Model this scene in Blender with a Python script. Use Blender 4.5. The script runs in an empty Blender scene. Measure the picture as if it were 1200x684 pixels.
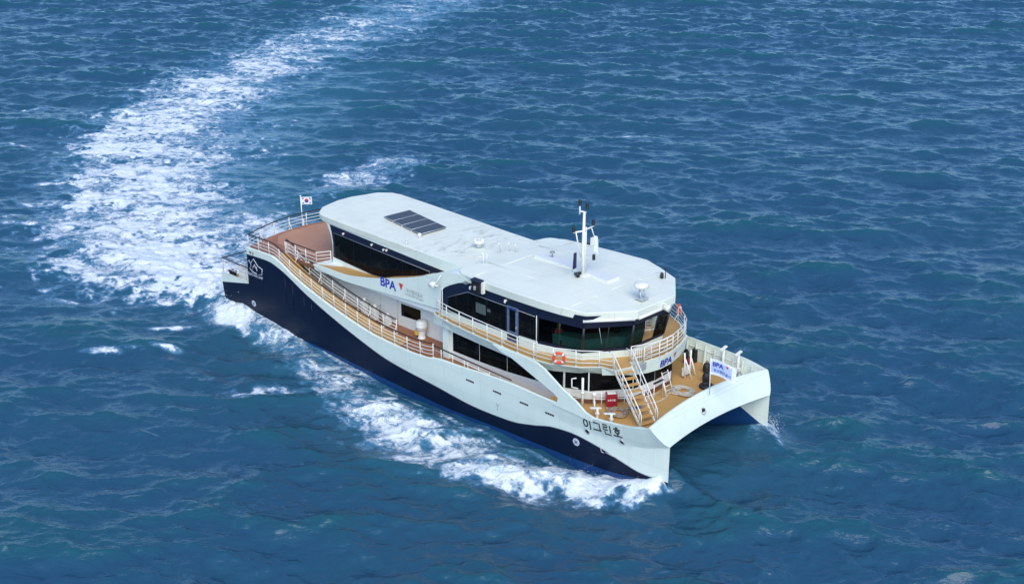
import bpy, bmesh, math, random
import numpy as np
from mathutils import Vector, Matrix

random.seed(7)
scene = bpy.context.scene
COL = scene.collection

# ------------------------------------------------------------------ camera
cam_d = bpy.data.cameras.new("camera")
cam = bpy.data.objects.new("camera", cam_d)
COL.objects.link(cam)
CAM = Vector((73.870, -55.696, 35.798))
FW = Vector((-0.656297, 0.666413, -0.353789)).normalized()
UP = Vector((-0.248246, 0.252073, 0.935325))
RT = FW.cross(UP).normalized()
UP = RT.cross(FW).normalized()
cam.matrix_world = Matrix(((RT.x, UP.x, -FW.x, CAM.x), (RT.y, UP.y, -FW.y, CAM.y),
                           (RT.z, UP.z, -FW.z, CAM.z), (0, 0, 0, 1)))
cam_d.sensor_fit = 'HORIZONTAL'
cam_d.sensor_width = 36.0
cam_d.lens = 48.0
cam_d.clip_start = 0.5
cam_d.clip_end = 20000.0
scene.camera = cam

# ------------------------------------------------------------------ sky and sun (thin bright overcast)
SUN_EL, SUN_AZ = math.radians(42), math.radians(-38)      # azimuth measured from +X (bow) towards +Y (port)
world = bpy.data.worlds.new("World")
scene.world = world
world.use_nodes = True
wn = world.node_tree
wn.nodes.clear()
w_out = wn.nodes.new("ShaderNodeOutputWorld")
w_bg = wn.nodes.new("ShaderNodeBackground")
w_sky = wn.nodes.new("ShaderNodeTexSky")
w_sky.sky_type = 'NISHITA'
w_sky.sun_disc = False
w_sky.sun_elevation = SUN_EL
w_sky.sun_rotation = math.radians(90) - SUN_AZ
w_sky.air_density = 1.0
w_sky.dust_density = 0.35
w_sky.ozone_density = 2.2
w_bg.inputs[1].default_value = 0.13
w_tint = wn.nodes.new("ShaderNodeMix"); w_tint.data_type = 'RGBA'; w_tint.blend_type = 'MULTIPLY'
w_tint.inputs[0].default_value = 1.0; w_tint.inputs[7].default_value = (.66, .90, 1.14, 1)      # thin bluish haze over the whole sky
wn.links.new(w_sky.outputs[0], w_tint.inputs[6])
wn.links.new(w_tint.outputs[2], w_bg.inputs[0])
wn.links.new(w_bg.outputs[0], w_out.inputs[0])

sun_d = bpy.data.lights.new("sun", 'SUN')
sun_d.energy = 2.4
sun_d.angle = math.radians(50)
sun_d.color = (1.0, 0.93, 0.81)
sun = bpy.data.objects.new("sun", sun_d)
COL.objects.link(sun)
sdir = Vector((math.cos(SUN_EL) * math.cos(SUN_AZ), math.cos(SUN_EL) * math.sin(SUN_AZ), math.sin(SUN_EL)))
sun.rotation_euler = sdir.to_track_quat('Z', 'Y').to_euler()
sun.location = sdir * 200

scene.view_settings.view_transform = 'Standard'
scene.view_settings.look = 'None'
scene.view_settings.exposure = 0.52
scene.view_settings.gamma = 1.0
scene.view_settings.use_curve_mapping = False
scene.render.engine = 'CYCLES'

# ------------------------------------------------------------------ node helpers
def new_mat(name):
    m = bpy.data.materials.new(name)
    m.use_nodes = True
    nt = m.node_tree
    return m, nt, nt.nodes["Principled BSDF"]

def N(nt, t, **kw):
    n = nt.nodes.new(t)
    for k, v in kw.items():
        if k in n.bl_rna.properties:
            setattr(n, k, v)
        else:
            n.inputs[k.replace('_', ' ')].default_value = v
    return n

def MATH(nt, op, a, b=None, clamp=False):
    n = nt.nodes.new("ShaderNodeMath"); n.operation = op; n.use_clamp = clamp
    for i, v in enumerate((a, b)):
        if v is None: continue
        if hasattr(v, 'links'): nt.links.new(v, n.inputs[i])
        else: n.inputs[i].default_value = v
    return n.outputs[0]

def MIXC(nt, f, a, b):
    n = nt.nodes.new("ShaderNodeMix"); n.data_type = 'RGBA'
    for i, v in ((0, f), (6, a), (7, b)):
        if hasattr(v, 'links'): nt.links.new(v, n.inputs[i])
        else: n.inputs[i].default_value = v if i == 0 else (*v[:3], 1)
    return n.outputs[2]

def SSTEP(nt, x, lo, hi):
    n = nt.nodes.new("ShaderNodeMapRange"); n.interpolation_type = 'SMOOTHSTEP'
    nt.links.new(x, n.inputs[0])
    n.inputs[1].default_value = lo; n.inputs[2].default_value = hi
    return n.outputs[0]

# ------------------------------------------------------------------ ship frame -> world (the still water lies at z = -0.45 in ship coordinates)
T = Matrix.Translation((0, 0, .45))

# ------------------------------------------------------------------ sea
def wave_tile(n, L, wind_dir, lam_peak, rms, seed, spread=1.6, lam_min=0.0):
    """height and horizontal displacement tiles from a directional sea spectrum (inverse FFT)"""
    rng = np.random.default_rng(seed)
    k1 = np.fft.fftfreq(n, d=L / n) * 2 * np.pi
    kx, ky = np.meshgrid(k1, k1, indexing='ij')
    k = np.hypot(kx, ky); k[0, 0] = 1e-6
    kp = 2 * np.pi / lam_peak
    S = np.exp(-1.25 * (kp / k) ** 2) / k ** 3.75
    c = (kx * math.cos(wind_dir) + ky * math.sin(wind_dir)) / k
    S *= np.abs(c) ** spread * 0.93 + 0.07
    if lam_min: S *= np.exp(-(k * lam_min / 6.28) ** 2)
    S[0, 0] = 0
    H = np.sqrt(S) * (rng.normal(size=(n, n)) + 1j * rng.normal(size=(n, n)))
    h = np.fft.ifft2(H)
    sc = rms / h.real.std()
    dx = np.fft.ifft2(1j * H * kx / k).real * sc
    dy = np.fft.ifft2(1j * H * ky / k).real * sc
    return h.real * sc, dx, dy

def sample(tile, L, x, y):
    n = tile.shape[0]
    u = (x / L) % 1.0 * n; v = (y / L) % 1.0 * n
    i = np.floor(u).astype(int); j = np.floor(v).astype(int)
    a = u - i; b = v - j
    i %= n; j %= n; i1 = (i + 1) % n; j1 = (j + 1) % n
    return (tile[i, j] * (1 - a) * (1 - b) + tile[i1, j] * a * (1 - b) + tile[i, j1] * (1 - a) * b + tile[i1, j1] * a * b)

def track(pts, x, y, per=14):
    """nearest point on a polyline of (x, y, halfwidth, strength): returns |offset|/halfwidth, signed, strength, arc position"""
    P = np.array(pts, float)
    t = np.arange(len(P)); tt = np.linspace(0, len(P) - 1, (len(P) - 1) * per + 1)
    # catmull-rom style smooth resample
    def cr(q):
        p = np.vstack([2 * q[:1] - q[1:2], q, 2 * q[-1:] - q[-2:-1]]) if q.ndim == 2 else np.r_[2 * q[0] - q[1], q, 2 * q[-1] - q[-2]]
        i = np.minimum(tt.astype(int), len(P) - 2); s = tt - i
        p0, p1, p2, p3 = p[i], p[i + 1], p[i + 2], p[i + 3]
        return .5 * (2 * p1 + (p2 - p0) * s + (2 * p0 - 5 * p1 + 4 * p2 - p3) * s ** 2 + (3 * p1 - p0 - 3 * p2 + p3) * s ** 3)
    Q = np.stack([cr(P[:, k]) for k in range(P.shape[1])], 1)
    tan = np.gradient(Q[:, :2], axis=0); tan /= np.linalg.norm(tan, axis=1)[:, None]
    out_o = np.full(x.shape, 9.0); out_s = np.zeros(x.shape); out_t = np.zeros(x.shape)
    pad = Q[:, 2].max() * 1.7
    m = np.where((x > Q[:, 0].min() - pad) & (x < Q[:, 0].max() + pad) & (y > Q[:, 1].min() - pad) & (y < Q[:, 1].max() + pad))[0]
    for c0 in range(0, len(m), 40000):
        ii = m[c0:c0 + 40000]
        d = (x[ii, None] - Q[None, :, 0]) ** 2 + (y[ii, None] - Q[None, :, 1]) ** 2
        j = d.argmin(1)
        ex, ey = x[ii] - Q[j, 0], y[ii] - Q[j, 1]
        side = tan[j, 0] * ey - tan[j, 1] * ex
        dist = np.sqrt(d[np.arange(len(ii)), j])
        out_o[ii] = np.sign(side) * dist / Q[j, 2]
        out_s[ii] = Q[j, 3]; out_t[ii] = tt[j]
    return out_o, out_s, out_t

WAKE = [(-129.9, 180.1, 7.8, 0.43), (-111.0, 129.1, 9, 0.53), (-98.7, 99.2, 9.2, 0.63), (-86.8, 74.5, 9.2, 0.75), (-78.0, 55.4, 8.3, 0.89), (-69.8, 40.4, 7.8, 1.05), (-60.0, 28.1, 8.3, 1.07), (-50.3, 19.3, 8.5, 1.12),
        (-41.9, 12.9, 8.1, 1.14), (-34.3, 7.8, 7.8, 1.16), (-27.8, 3.7, 8.2, 1.19), (-21.6, 0.4, 8.3, 1.24), (-15.3, -2.0, 6.7, 1.34), (-9.2, -2.5, 4.7, 1.41), (-6.4, -2.4, 3.4, 1.41)]
BOW = [(34.5, -4.75, 0.5, 1.05), (33.5, -5.2, 1.35, 1.24), (31.1, -6.3, 1.5, 1.21), (28.8, -7.4, 1.4, 1.13), (27.0, -8.7, 1.25, 1.02), (24.9, -10.2, 1, 0.75)]
SIDE = [(27.5, -7.4, 0.8, 0.8), (24.9, -8.3, 2, 0.95), (21.2, -9.0, 2.6, 1), (17.5, -8.8, 2.5, 0.94), (13.3, -7.8, 2, 0.84), (9.0, -6.9, 1.6, 0.76), (3.5, -6.0, 1.4, 0.76), (-2.0, -5.3, 1.3, 0.88), (-5.3, -4.5, 1.2, 1)]
HUGL = [(31.7, -5.6, 0.3, 0.55), (27.0, -5.8, 0.28, 0.62), (21.8, -5.9, 0.3, 0.68), (15.4, -5.7, 0.42, 0.72), (9.0, -5.3, 0.55, 0.75), (2.4, -4.9, 0.8, 0.95), (-2.0, -4.4, 1.1, 1.2), (-4.7, -3.9, 1.6, 1.3)]
PORT = [(35.5, 4.3, 0.7, 1), (33.3, 5.2, 1, 0.9), (30.1, 6.6, 0.9, 0.8), (26.0, 8.4, 1.2, 0.7), (17.5, 10.2, 1.8, 0.7), (4.6, 9.9, 2, 0.8), (-6.4, 8.9, 2.5, 1), (-13.1, 7.3, 3, 0.9), (-22.2, 8.3, 3, 0.7)]
LACE = [(-22.4, 17.7, 1.8, 0.5), (-24.9, 23.6, 3.2, 0.64), (-25.6, 28.9, 3, 0.52)]
INNER = [(-6.4, 7.4, 2, 0.42), (-22.2, 12.5, 5, 0.44), (-36.0, 21.3, 6, 0.4), (-49.1, 33.9, 7, 0.34), (-62.4, 53.4, 8, 0.28)]
WASH = [(-22.3, -8.5, 1.6, 0.8), (-18.7, -7.7, 2.2, 1), (-17.1, -5.7, 2.6, 1.05), (-15.0, -3.6, 2.8, 1.3), (-11.5, -2.8, 2.8, 1.6), (-8.4, -2.7, 2.4, 1.85), (-5.6, -3.3, 2.0, 1.9)]
RIM = [(-29.3, -5.6, 1.6, 0.85), (-34.1, -0.2, 2, 0.9), (-43.3, 6.2, 2.2, 0.9), (-54.2, 13.8, 2.4, 0.85), (-63.6, 23.6, 2.4, 0.8)]
CAPS = [(8.7, -11.8, 2.30, 0.85, 3.60), (-58.5, 6, 2.75, 0.62, 1.89), (-12.3, 33.7, 1.88, 0.43, 1.89), (-73.7, 15.5, 2.12, 0.50, 1.80), (-4.2, -9.9, 1.62, 0.37, 1.80), (-3.6, -15, 1.88, 0.43, 1.89), (-14.3, -11.7, 2.75, 0.43, 1.80), (-37.8, -2.1, 3.25, 0.74, 1.72), (-16.1, 53.8, 1.62, 0.31, 1.56), (-17.7, -13.8, 2.25, 0.37, 1.80), (-12.3, -8.5, 1.62, 0.43, 1.80), (-1.1, -12.2, 1.25, 0.31, 1.97), (-43.5, 1.8, 3.00, 0.68, 1.80), (-67.3, 8.7, 1.62, 0.37, 1.80), (-32.5, -5.7, 3.25, 0.62, 1.80)]

def build_sea():
    head = math.atan2(FW.y, FW.x)
    half = math.radians(27)
    az_f = np.linspace(-half, half, 1050)
    az_c = np.linspace(half, 2 * math.pi - half, 130)[1:-1]
    az = np.r_[az_f, az_c]
    r = [3.0]
    while r[-1] < 46: r.append(r[-1] * 1.16)
    while r[-1] < 270: r.append(r[-1] * 1.00175)
    while r[-1] < 9000: r.append(r[-1] * 1.07)
    r = np.array(r)
    R_, A_ = np.meshgrid(r, az, indexing='ij')
    x = (CAM.x + R_ * np.cos(head + A_)).ravel(); y = (CAM.y + R_ * np.sin(head + A_)).ravel()
    wind = math.radians(126)
    L1, L2, L3 = 118.0, 47.0, 19.0
    t0 = wave_tile(256, 173.0, wind - .15, 17.0, .14, 41, 5.0, 3.5)
    t1 = wave_tile(512, L1, wind, 8.6, .15, 3, 6.0, .5)
    t2 = wave_tile(512, L2, wind + .2, 3.2, .022, 11, 6.0, .35)
    t3 = wave_tile(256, L3, wind - .25, 1.4, .006, 23, 4.0, .2)
    def rot(a): return x * math.cos(a) + y * math.sin(a), -x * math.sin(a) + y * math.cos(a)
    z = np.zeros_like(x); dx = np.zeros_like(x); dy = np.zeros_like(x)
    # turbulence damps the waves inside the wake and the turned-over water next to it
    ow, sw, tw = track(WAKE, x, y)
    oi, si, ti = track(INNER, x, y)
    calm = 1 - .45 * np.exp(-(ow / .9) ** 2) - .42 * np.exp(-(oi / 1.0) ** 2)
    fade = np.clip((600 - R_.ravel()) / 300, 0, 1)
    gust = .74 + .50 * (.5 + .5 * np.sin(x * .031 + 1.3 * np.sin(y * .022)) * np.cos(y * .027 + .7))
    for tile, L, a, ch in ((t0, 173.0, .2, .8), (t1, L1, 0.0, .62), (t2, L2, .5, .6), (t3, L3, -.8, .4)):
        xr, yr = (x, y) if a == 0 else (x * math.cos(a) + y * math.sin(a), -x * math.sin(a) + y * math.cos(a))
        g = calm * fade * gust
        z += sample(tile[0], L, xr, yr) * g
        ddx = sample(tile[1], L, xr, yr) * g * ch; ddy = sample(tile[2], L, xr, yr) * g * ch
        dx += ddx * math.cos(a) - ddy * math.sin(a); dy += ddx * math.sin(a) + ddy * math.cos(a)
    # the waves are flattened where the hull pushes the water aside
    inhull = np.clip(1 - np.maximum(np.abs(y) - 5.3, 0) / 2.2, 0, 1) * np.clip((x + 9) / 4, 0, 1) * np.clip((38 - x) / 3, 0, 1)
    z *= 1 - .65 * inhull; dx *= 1 - .6 * inhull; dy *= 1 - .6 * inhull
    crest = z.copy()
    rng = np.random.default_rng(5)
    lump = sample(wave_tile(256, 29.0, 0, 2.6, 1, 77, 0.0)[0], 29.0, x, y)
    lump2 = sample(wave_tile(256, 13.0, 0, .9, 1, 78, 0.0)[0], 13.0, x, y)
    # hull wave system: bow crests, midship trough, stern roll
    ob, sb, tb = track(BOW, x, y); os_, ss, ts = track(SIDE, x, y); op, sp, tp = track(PORT, x, y)
    oh, sh, th = track(HUGL, x, y)
    z += .28 * np.exp(-(ob * 1.1) ** 2) * np.clip(sb, 0, 1.2) + .14 * np.exp(-(os_ * 1.1) ** 2) + .30 * np.exp(-(op * 1.25) ** 2) * sp
    hx = [-12, -6, -2, 2, 6, 10, 14, 18, 22, 26, 29, 32, 33.6, 34.5, 35.4, 38]
    hz = [.15, .55, .80, .40, .15, -.22, -.50, -.45, -.18, -.12, -.30, -.05, .45, .88, .35, 0]
    ay = np.abs(y); lat = np.where(ay < 5, np.where(ay > 3.8, 1.0, np.exp(-((ay - 3.8) / .9) ** 2)), np.exp(-((ay - 5) / 1.3) ** 2))
    z += np.interp(x, hx, hz) * lat
    z += .62 * np.exp(-((x - 32.5) / 4.0) ** 2) * np.clip((4.4 - ay) / .8, 0, 1)
    z += .45 * np.exp(-((x + 6.5) / 4.0) ** 2 - (y / 4.5) ** 2)
    rag = .30 * lump + .10 * lump2
    # foam
    def prof(o, hard=1.0): return np.exp(-(np.maximum(np.abs(o) + rag, 0) / 1.02) ** 3.0) ** hard
    f_w = prof(ow, .8) * sw * (.80 + .20 * np.clip(lump, -1, 1)) 
    # the outer (left) rim of the wake is brighter than its smooth inner side
    f_w *= 1 - .16 * np.clip(ow, -1, 1)
    o1, s1, _ = track(WASH, x, y); o2, s2, _ = track(RIM, x, y)
    f_w = np.maximum.reduce([f_w, prof(o1, .8) * s1, prof(o2) * s2])
    foam = np.maximum.reduce([f_w, prof(ob, .7) * sb, prof(os_) * ss * (.86 + .16 * lump), prof(op) * sp, prof(oh) * sh * (.88 + .2 * lump)])
    ol, sl, tl = track(LACE, x, y)
    foam = np.maximum(foam, prof(ol, .8) * sl)
    foam = np.maximum(foam, np.exp(-((x + 2.4) / 3.0) ** 2 - ((y + 6.0) / 1.15) ** 2) * 1.35)
    agit = np.maximum(np.exp(-(ow / 1.25) ** 2) * np.clip(sw * 1.3, 0, 1), .9 * np.exp(-(os_ / 1.6) ** 2))
    agit = np.maximum(agit, .9 * np.exp(-(oi / 1.1) ** 2))
    agit = np.maximum(agit, np.exp(-(o1 / 1.4) ** 2))
    for cx, cy, a, b, s in CAPS:
        m = np.where(np.hypot(x - cx, y - cy) < 7)[0]
        s = s * .42; ca, sa = math.cos(.75 + .25 * math.sin(cx)), math.sin(.75 + .25 * math.sin(cx))
        u = ((x[m] - cx) * ca + (y[m] - cy) * sa) / a; v = (-(x[m] - cx) * sa + (y[m] - cy) * ca) / b
        g = np.exp(-(u ** 2 + v ** 2) * 1.1)
        foam[m] = np.maximum(foam[m], g * np.clip(.92 + .7 * crest[m] - .9 * rag[m], 0, 1.15) * min(1.5 if s > 1 else .84, s * 2.5))
        z[m] += .06 * np.exp(-(u ** 2 + (v * .8) ** 2))
    churn = np.clip(foam, 0, 1.3)
    z += churn * (.012 * lump2 + .03 * lump) * np.where(np.abs(ow) < 1.3, 1.15, .8) + .05 * churn ** 2
    stern = np.exp(-((x + 7) / 6) ** 2 - (y / 6) ** 2)
    z += stern * (.12 * lump + .05 * lump2) 
    co = np.stack([x + dx, y + dy, z], 1).astype(np.float32)
    nr, na = R_.shape
    i = np.arange(nr - 1)[:, None]; j = np.arange(na)[None, :]
    a = (i * na + j); b = (i * na + (j + 1) % na); c = ((i + 1) * na + (j + 1) % na); d = ((i + 1) * na + j)
    q = np.stack([a, d, c, b], -1).reshape(-1, 4).astype(np.int32)
    me = bpy.data.meshes.new("water")
    me.vertices.add(len(co)); me.vertices.foreach_set("co", co.ravel())
    me.loops.add(q.size); me.loops.foreach_set("vertex_index", q.ravel())
    me.polygons.add(len(q)); me.polygons.foreach_set("loop_start", np.arange(0, q.size, 4, dtype=np.int32))
    me.update(calc_edges=True)
    me.polygons.foreach_set("use_smooth", np.ones(len(q), bool))
    for nm, arr in (("foam", foam), ("agit", agit), ("crest", crest)):
        at = me.attributes.new(nm, 'FLOAT', 'POINT'); at.data.foreach_set("value", arr.astype(np.float32))
    o = bpy.data.objects.new("water", me); COL.objects.link(o)
    o["kind"] = "structure"
    return o

def sea_material():
    m, nt, bs = new_mat("sea_water")
    L = nt.links.new
    geo = N(nt, "ShaderNodeNewGeometry")
    tc = N(nt, "ShaderNodeTexCoord")
    P = tc.outputs["Object"]
    foam = N(nt, "ShaderNodeAttribute", attribute_name="foam").outputs["Fac"]
    agit = N(nt, "ShaderNodeAttribute", attribute_name="agit").outputs["Fac"]
    crest = N(nt, "ShaderNodeAttribute", attribute_name="crest").outputs["Fac"]
    # --- warp
    wz = N(nt, "ShaderNodeTexNoise", Scale=.55, Detail=3.0); L(P, wz.inputs["Vector"])
    wv = N(nt, "ShaderNodeVectorMath", operation='MULTIPLY_ADD'); L(wz.outputs["Color"], wv.inputs[0]); wv.inputs[1].default_value = (2.6, 2.6, 0); L(P, wv.inputs[2])
    wz2 = N(nt, "ShaderNodeTexNoise", Scale=2.1, Detail=3.0); L(P, wz2.inputs["Vector"])
    wv2 = N(nt, "ShaderNodeVectorMath", operation='MULTIPLY_ADD'); L(wz2.outputs["Color"], wv2.inputs[0]); wv2.inputs[1].default_value = (.8, .8, 0); L(wv.outputs[0], wv2.inputs[2])
    pr_ = N(nt, "ShaderNodeVectorRotate", rotation_type='Z_AXIS'); pr_.inputs["Angle"].default_value = -math.radians(126); L(wv2.outputs[0], pr_.inputs["Vector"])
    pm_ = N(nt, "ShaderNodeMapping"); pm_.inputs["Scale"].default_value = (1.25, .62, 1); L(pr_.outputs[0], pm_.inputs[0])
    PW = pm_.outputs[0]
    # --- lace: ridges of two noises + voronoi cell walls
    def ridge(scale, det, w):
        n = N(nt, "ShaderNodeTexNoise", Scale=scale, Detail=det, Roughness=.6); L(PW, n.inputs["Vector"])
        d = MATH(nt, 'ABSOLUTE', MATH(nt, 'SUBTRACT', n.outputs[0], .5))
        return MATH(nt, 'SUBTRACT', 1.0, MATH(nt, 'MULTIPLY', d, w), True)
    r1 = ridge(.42, 5, 8.0); r2 = ridge(1.7, 4, 6.5)
    vo = N(nt, "ShaderNodeTexVoronoi", feature='DISTANCE_TO_EDGE', Scale=.8); L(PW, vo.inputs["Vector"])
    v1 = MATH(nt, 'SUBTRACT', 1.0, MATH(nt, 'MULTIPLY', vo.outputs[0], 3.2), True)
    vo2 = N(nt, "ShaderNodeTexVoronoi", feature='DISTANCE_TO_EDGE', Scale=3.4); L(PW, vo2.inputs["Vector"])
    v2 = MATH(nt, 'SUBTRACT', 1.0, MATH(nt, 'MULTIPLY', vo2.outputs[0], 3.0), True)
    fb = N(nt, "ShaderNodeTexNoise", Scale=.5, Detail=8.0, Roughness=.72); L(P, fb.inputs["Vector"])
    fine = N(nt, "ShaderNodeTexNoise", Scale=4.5, Detail=6.0, Roughness=.7); L(PW, fine.inputs["Vector"])
    fil = ridge(4.2, 3, 6.0)
    patch = N(nt, "ShaderNodeTexNoise", Scale=.17, Detail=2.5, Roughness=.6); L(PW, patch.inputs["Vector"])
    def cen(v, k): return MATH(nt, 'MULTIPLY', MATH(nt, 'SUBTRACT', v, .5), k)
    pat = MATH(nt, 'ADD', MATH(nt, 'MULTIPLY', r1, .30), MATH(nt, 'MULTIPLY', r2, .20))
    for v, k in ((v1, .12), (v2, .08), (fil, .16)): pat = MATH(nt, 'ADD', pat, MATH(nt, 'MULTIPLY', v, k))
    for v, k in ((patch.outputs[0], 1.45), (fb.outputs[0], .95), (fine.outputs[0], .45)): pat = MATH(nt, 'ADD', pat, cen(v, k))
    # foam where mask + pattern exceeds a threshold
    fsum = MATH(nt, 'ADD', MATH(nt, 'MULTIPLY', foam, .98), pat)
    present = SSTEP(nt, foam, .05, .35)
    cover = MATH(nt, 'MULTIPLY', SSTEP(nt, fsum, 1.0, 1.50), present)
    veil = MATH(nt, 'MULTIPLY', SSTEP(nt, fsum, .55, 1.25), present)   # aerated water under the foam
    # --- water body
    big = N(nt, "ShaderNodeTexNoise", Scale=.045, Detail=3.0); L(P, big.inputs["Vector"])
    body = MIXC(nt, SSTEP(nt, big.outputs[0], .35, .68), (.0185, .071, .134), (.0195, .077, .131))
    body = MIXC(nt, SSTEP(nt, crest, -.05, .5), body, (.015, .084, .118))
    body = MIXC(nt, MATH(nt, 'MULTIPLY', agit, .6), body, (.026, .125, .185))
    body = MIXC(nt, MATH(nt, 'MULTIPLY', veil, .55), body, (.13, .31, .50))
    fcol = MIXC(nt, SSTEP(nt, fine.outputs[0], .3, .62), (.60, .73, .86), (.88, .91, .92))  # foam's bluish shadow tone painted into its colour by noise
    base = MIXC(nt, cover, body, fcol)
    L(base, bs.inputs["Base Color"])
    bs.inputs["IOR"].default_value = 1.333
    rgh = MATH(nt, 'ADD', .19, MATH(nt, 'MULTIPLY', cover, .7), True)
    L(rgh, bs.inputs["Roughness"])
    # --- ripples, drawn out along the crests
    def rip(scale, det, sx, sy, ang, rough=.55):
        vr = N(nt, "ShaderNodeVectorRotate", rotation_type='Z_AXIS'); vr.inputs["Angle"].default_value = -ang
        L(PR, vr.inputs["Vector"])
        mp = N(nt, "ShaderNodeMapping"); mp.inputs["Scale"].default_value = (sx, sy, 1)
        L(vr.outputs[0], mp.inputs[0])
        n = N(nt, "ShaderNodeTexNoise", Scale=scale, Detail=det, Roughness=rough); L(mp.outputs[0], n.inputs["Vector"])
        return n.outputs[0]
    wr = N(nt, "ShaderNodeVectorMath", operation='MULTIPLY_ADD'); L(wz.outputs["Color"], wr.inputs[0]); wr.inputs[1].default_value = (1.2, 1.2, 0); L(P, wr.inputs[2])
    PR = wr.outputs[0]
    W_ = math.radians(126)
    h = MATH(nt, 'ADD', MATH(nt, 'MULTIPLY', rip(1.0, 3, 1.3, .38, W_), .17), MATH(nt, 'MULTIPLY', rip(3.0, 4, 1.2, .42, W_ + .2), .062))
    h = MATH(nt, 'ADD', h, MATH(nt, 'MULTIPLY', rip(7.0, 3, 1.2, .5, W_ - .25), .022))
    h = MATH(nt, 'ADD', h, MATH(nt, 'MULTIPLY', cover, MATH(nt, 'MULTIPLY', fine.outputs[0], .16)))
    bp = N(nt, "ShaderNodeBump", Strength=.85, Distance=1.0); L(h, bp.inputs["Height"])
    L(bp.outputs[0], bs.inputs["Normal"])
    return m

sea = build_sea()
sea.data.materials.append(sea_material())

# ================================================================== FERRY (modelled in ship coordinates: X bow, Y port, Z up)
ROOTS = []           # every top-level thing; all get the trim transform at the end

def paint(name, col, rough=.4, dirt=.12, scale=1.2, streak=True, rust=0.0, spec=.5, plates=None):
    m, nt, bs = new_mat(name)
    L = nt.links.new
    tc = N(nt, "ShaderNodeTexCoord")
    mp = N(nt, "ShaderNodeMapping"); mp.inputs["Scale"].default_value = (1, 1, .22 if streak else 1)
    L(tc.outputs["Object"], mp.inputs[0])
    n1 = N(nt, "ShaderNodeTexNoise", Scale=scale, Detail=6.0, Roughness=.65); L(mp.outputs[0], n1.inputs["Vector"])
    n2 = N(nt, "ShaderNodeTexNoise", Scale=scale * .23, Detail=3.0); L(tc.outputs["Object"], n2.inputs["Vector"])
    f = MATH(nt, 'MULTIPLY', SSTEP(nt, n1.outputs[0], .42, .78), 1.0)
    dark = tuple(c * .72 for c in col)
    c1 = MIXC(nt, MATH(nt, 'MULTIPLY', f, dirt * 2.2), col, dark)
    c1 = MIXC(nt, MATH(nt, 'MULTIPLY', SSTEP(nt, n2.outputs[0], .4, .7), dirt), c1, tuple(c * .85 for c in col))
    if rust:
        n3 = N(nt, "ShaderNodeTexNoise", Scale=2.2, Detail=9.0, Roughness=.75); L(tc.outputs["Object"], n3.inputs["Vector"])
        c1 = MIXC(nt, MATH(nt, 'MULTIPLY', SSTEP(nt, n3.outputs[0], .64, .74), rust), c1, (.20, .12, .07))
    hgt = n2.outputs[0]
    if plates:
        sp = N(nt, "ShaderNodeSeparateXYZ"); L(tc.outputs["Object"], sp.inputs[0])
        cb = N(nt, "ShaderNodeCombineXYZ"); L(sp.outputs[0], cb.inputs[0]); L(sp.outputs[1 if plates == 'xy' else 2], cb.inputs[1])
        br = N(nt, "ShaderNodeTexBrick"); br.offset = .5; br.inputs["Scale"].default_value = 1.0; br.inputs["Mortar Size"].default_value = .022; br.inputs["Mortar Smooth"].default_value = .6
        br.inputs["Brick Width"].default_value = 3.1; br.inputs["Row Height"].default_value = 1.45 if plates == 'xy' else 1.2; L(cb.outputs[0], br.inputs["Vector"])
        br.inputs["Color1"].default_value = (1, 1, 1, 1); br.inputs["Color2"].default_value = (.955, .96, .965, 1); br.inputs["Mortar"].default_value = (.86, .87, .87, 1)
        mu = nt.nodes.new("ShaderNodeMix"); mu.data_type = 'RGBA'; mu.blend_type = 'MULTIPLY'; mu.inputs[0].default_value = 1.0
        L(c1, mu.inputs[6]); L(br.outputs[0], mu.inputs[7]); c1 = mu.outputs[2]
        hgt = MATH(nt, 'SUBTRACT', n2.outputs[0], MATH(nt, 'MULTIPLY', br.outputs["Fac"], .25))
    L(c1, bs.inputs["Base Color"])
    L(MATH(nt, 'ADD', MATH(nt, 'MULTIPLY', n1.outputs[0], .18), rough - .09), bs.inputs["Roughness"])
    bs.inputs["Specular IOR Level"].default_value = spec
    bp = N(nt, "ShaderNodeBump", Strength=.22 if plates else .06, Distance=.05 if plates else .02); L(hgt, bp.inputs["Height"]); L(bp.outputs[0], bs.inputs["Normal"])
    return m

def plain(name, col, rough=.5, metal=0.0, var=.15, scale=6.0):
    m, nt, bs = new_mat(name)
    tc = N(nt, "ShaderNodeTexCoord")
    n1 = N(nt, "ShaderNodeTexNoise", Scale=scale, Detail=4.0); nt.links.new(tc.outputs["Object"], n1.inputs["Vector"])
    c1 = MIXC(nt, SSTEP(nt, n1.outputs[0], .3, .7), tuple(c * (1 - var) for c in col), tuple(min(1, c * (1 + var)) for c in col))
    nt.links.new(c1, bs.inputs["Base Color"])
    bs.inputs["Roughness"].default_value = rough; bs.inputs["Metallic"].default_value = metal
    return m

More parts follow.
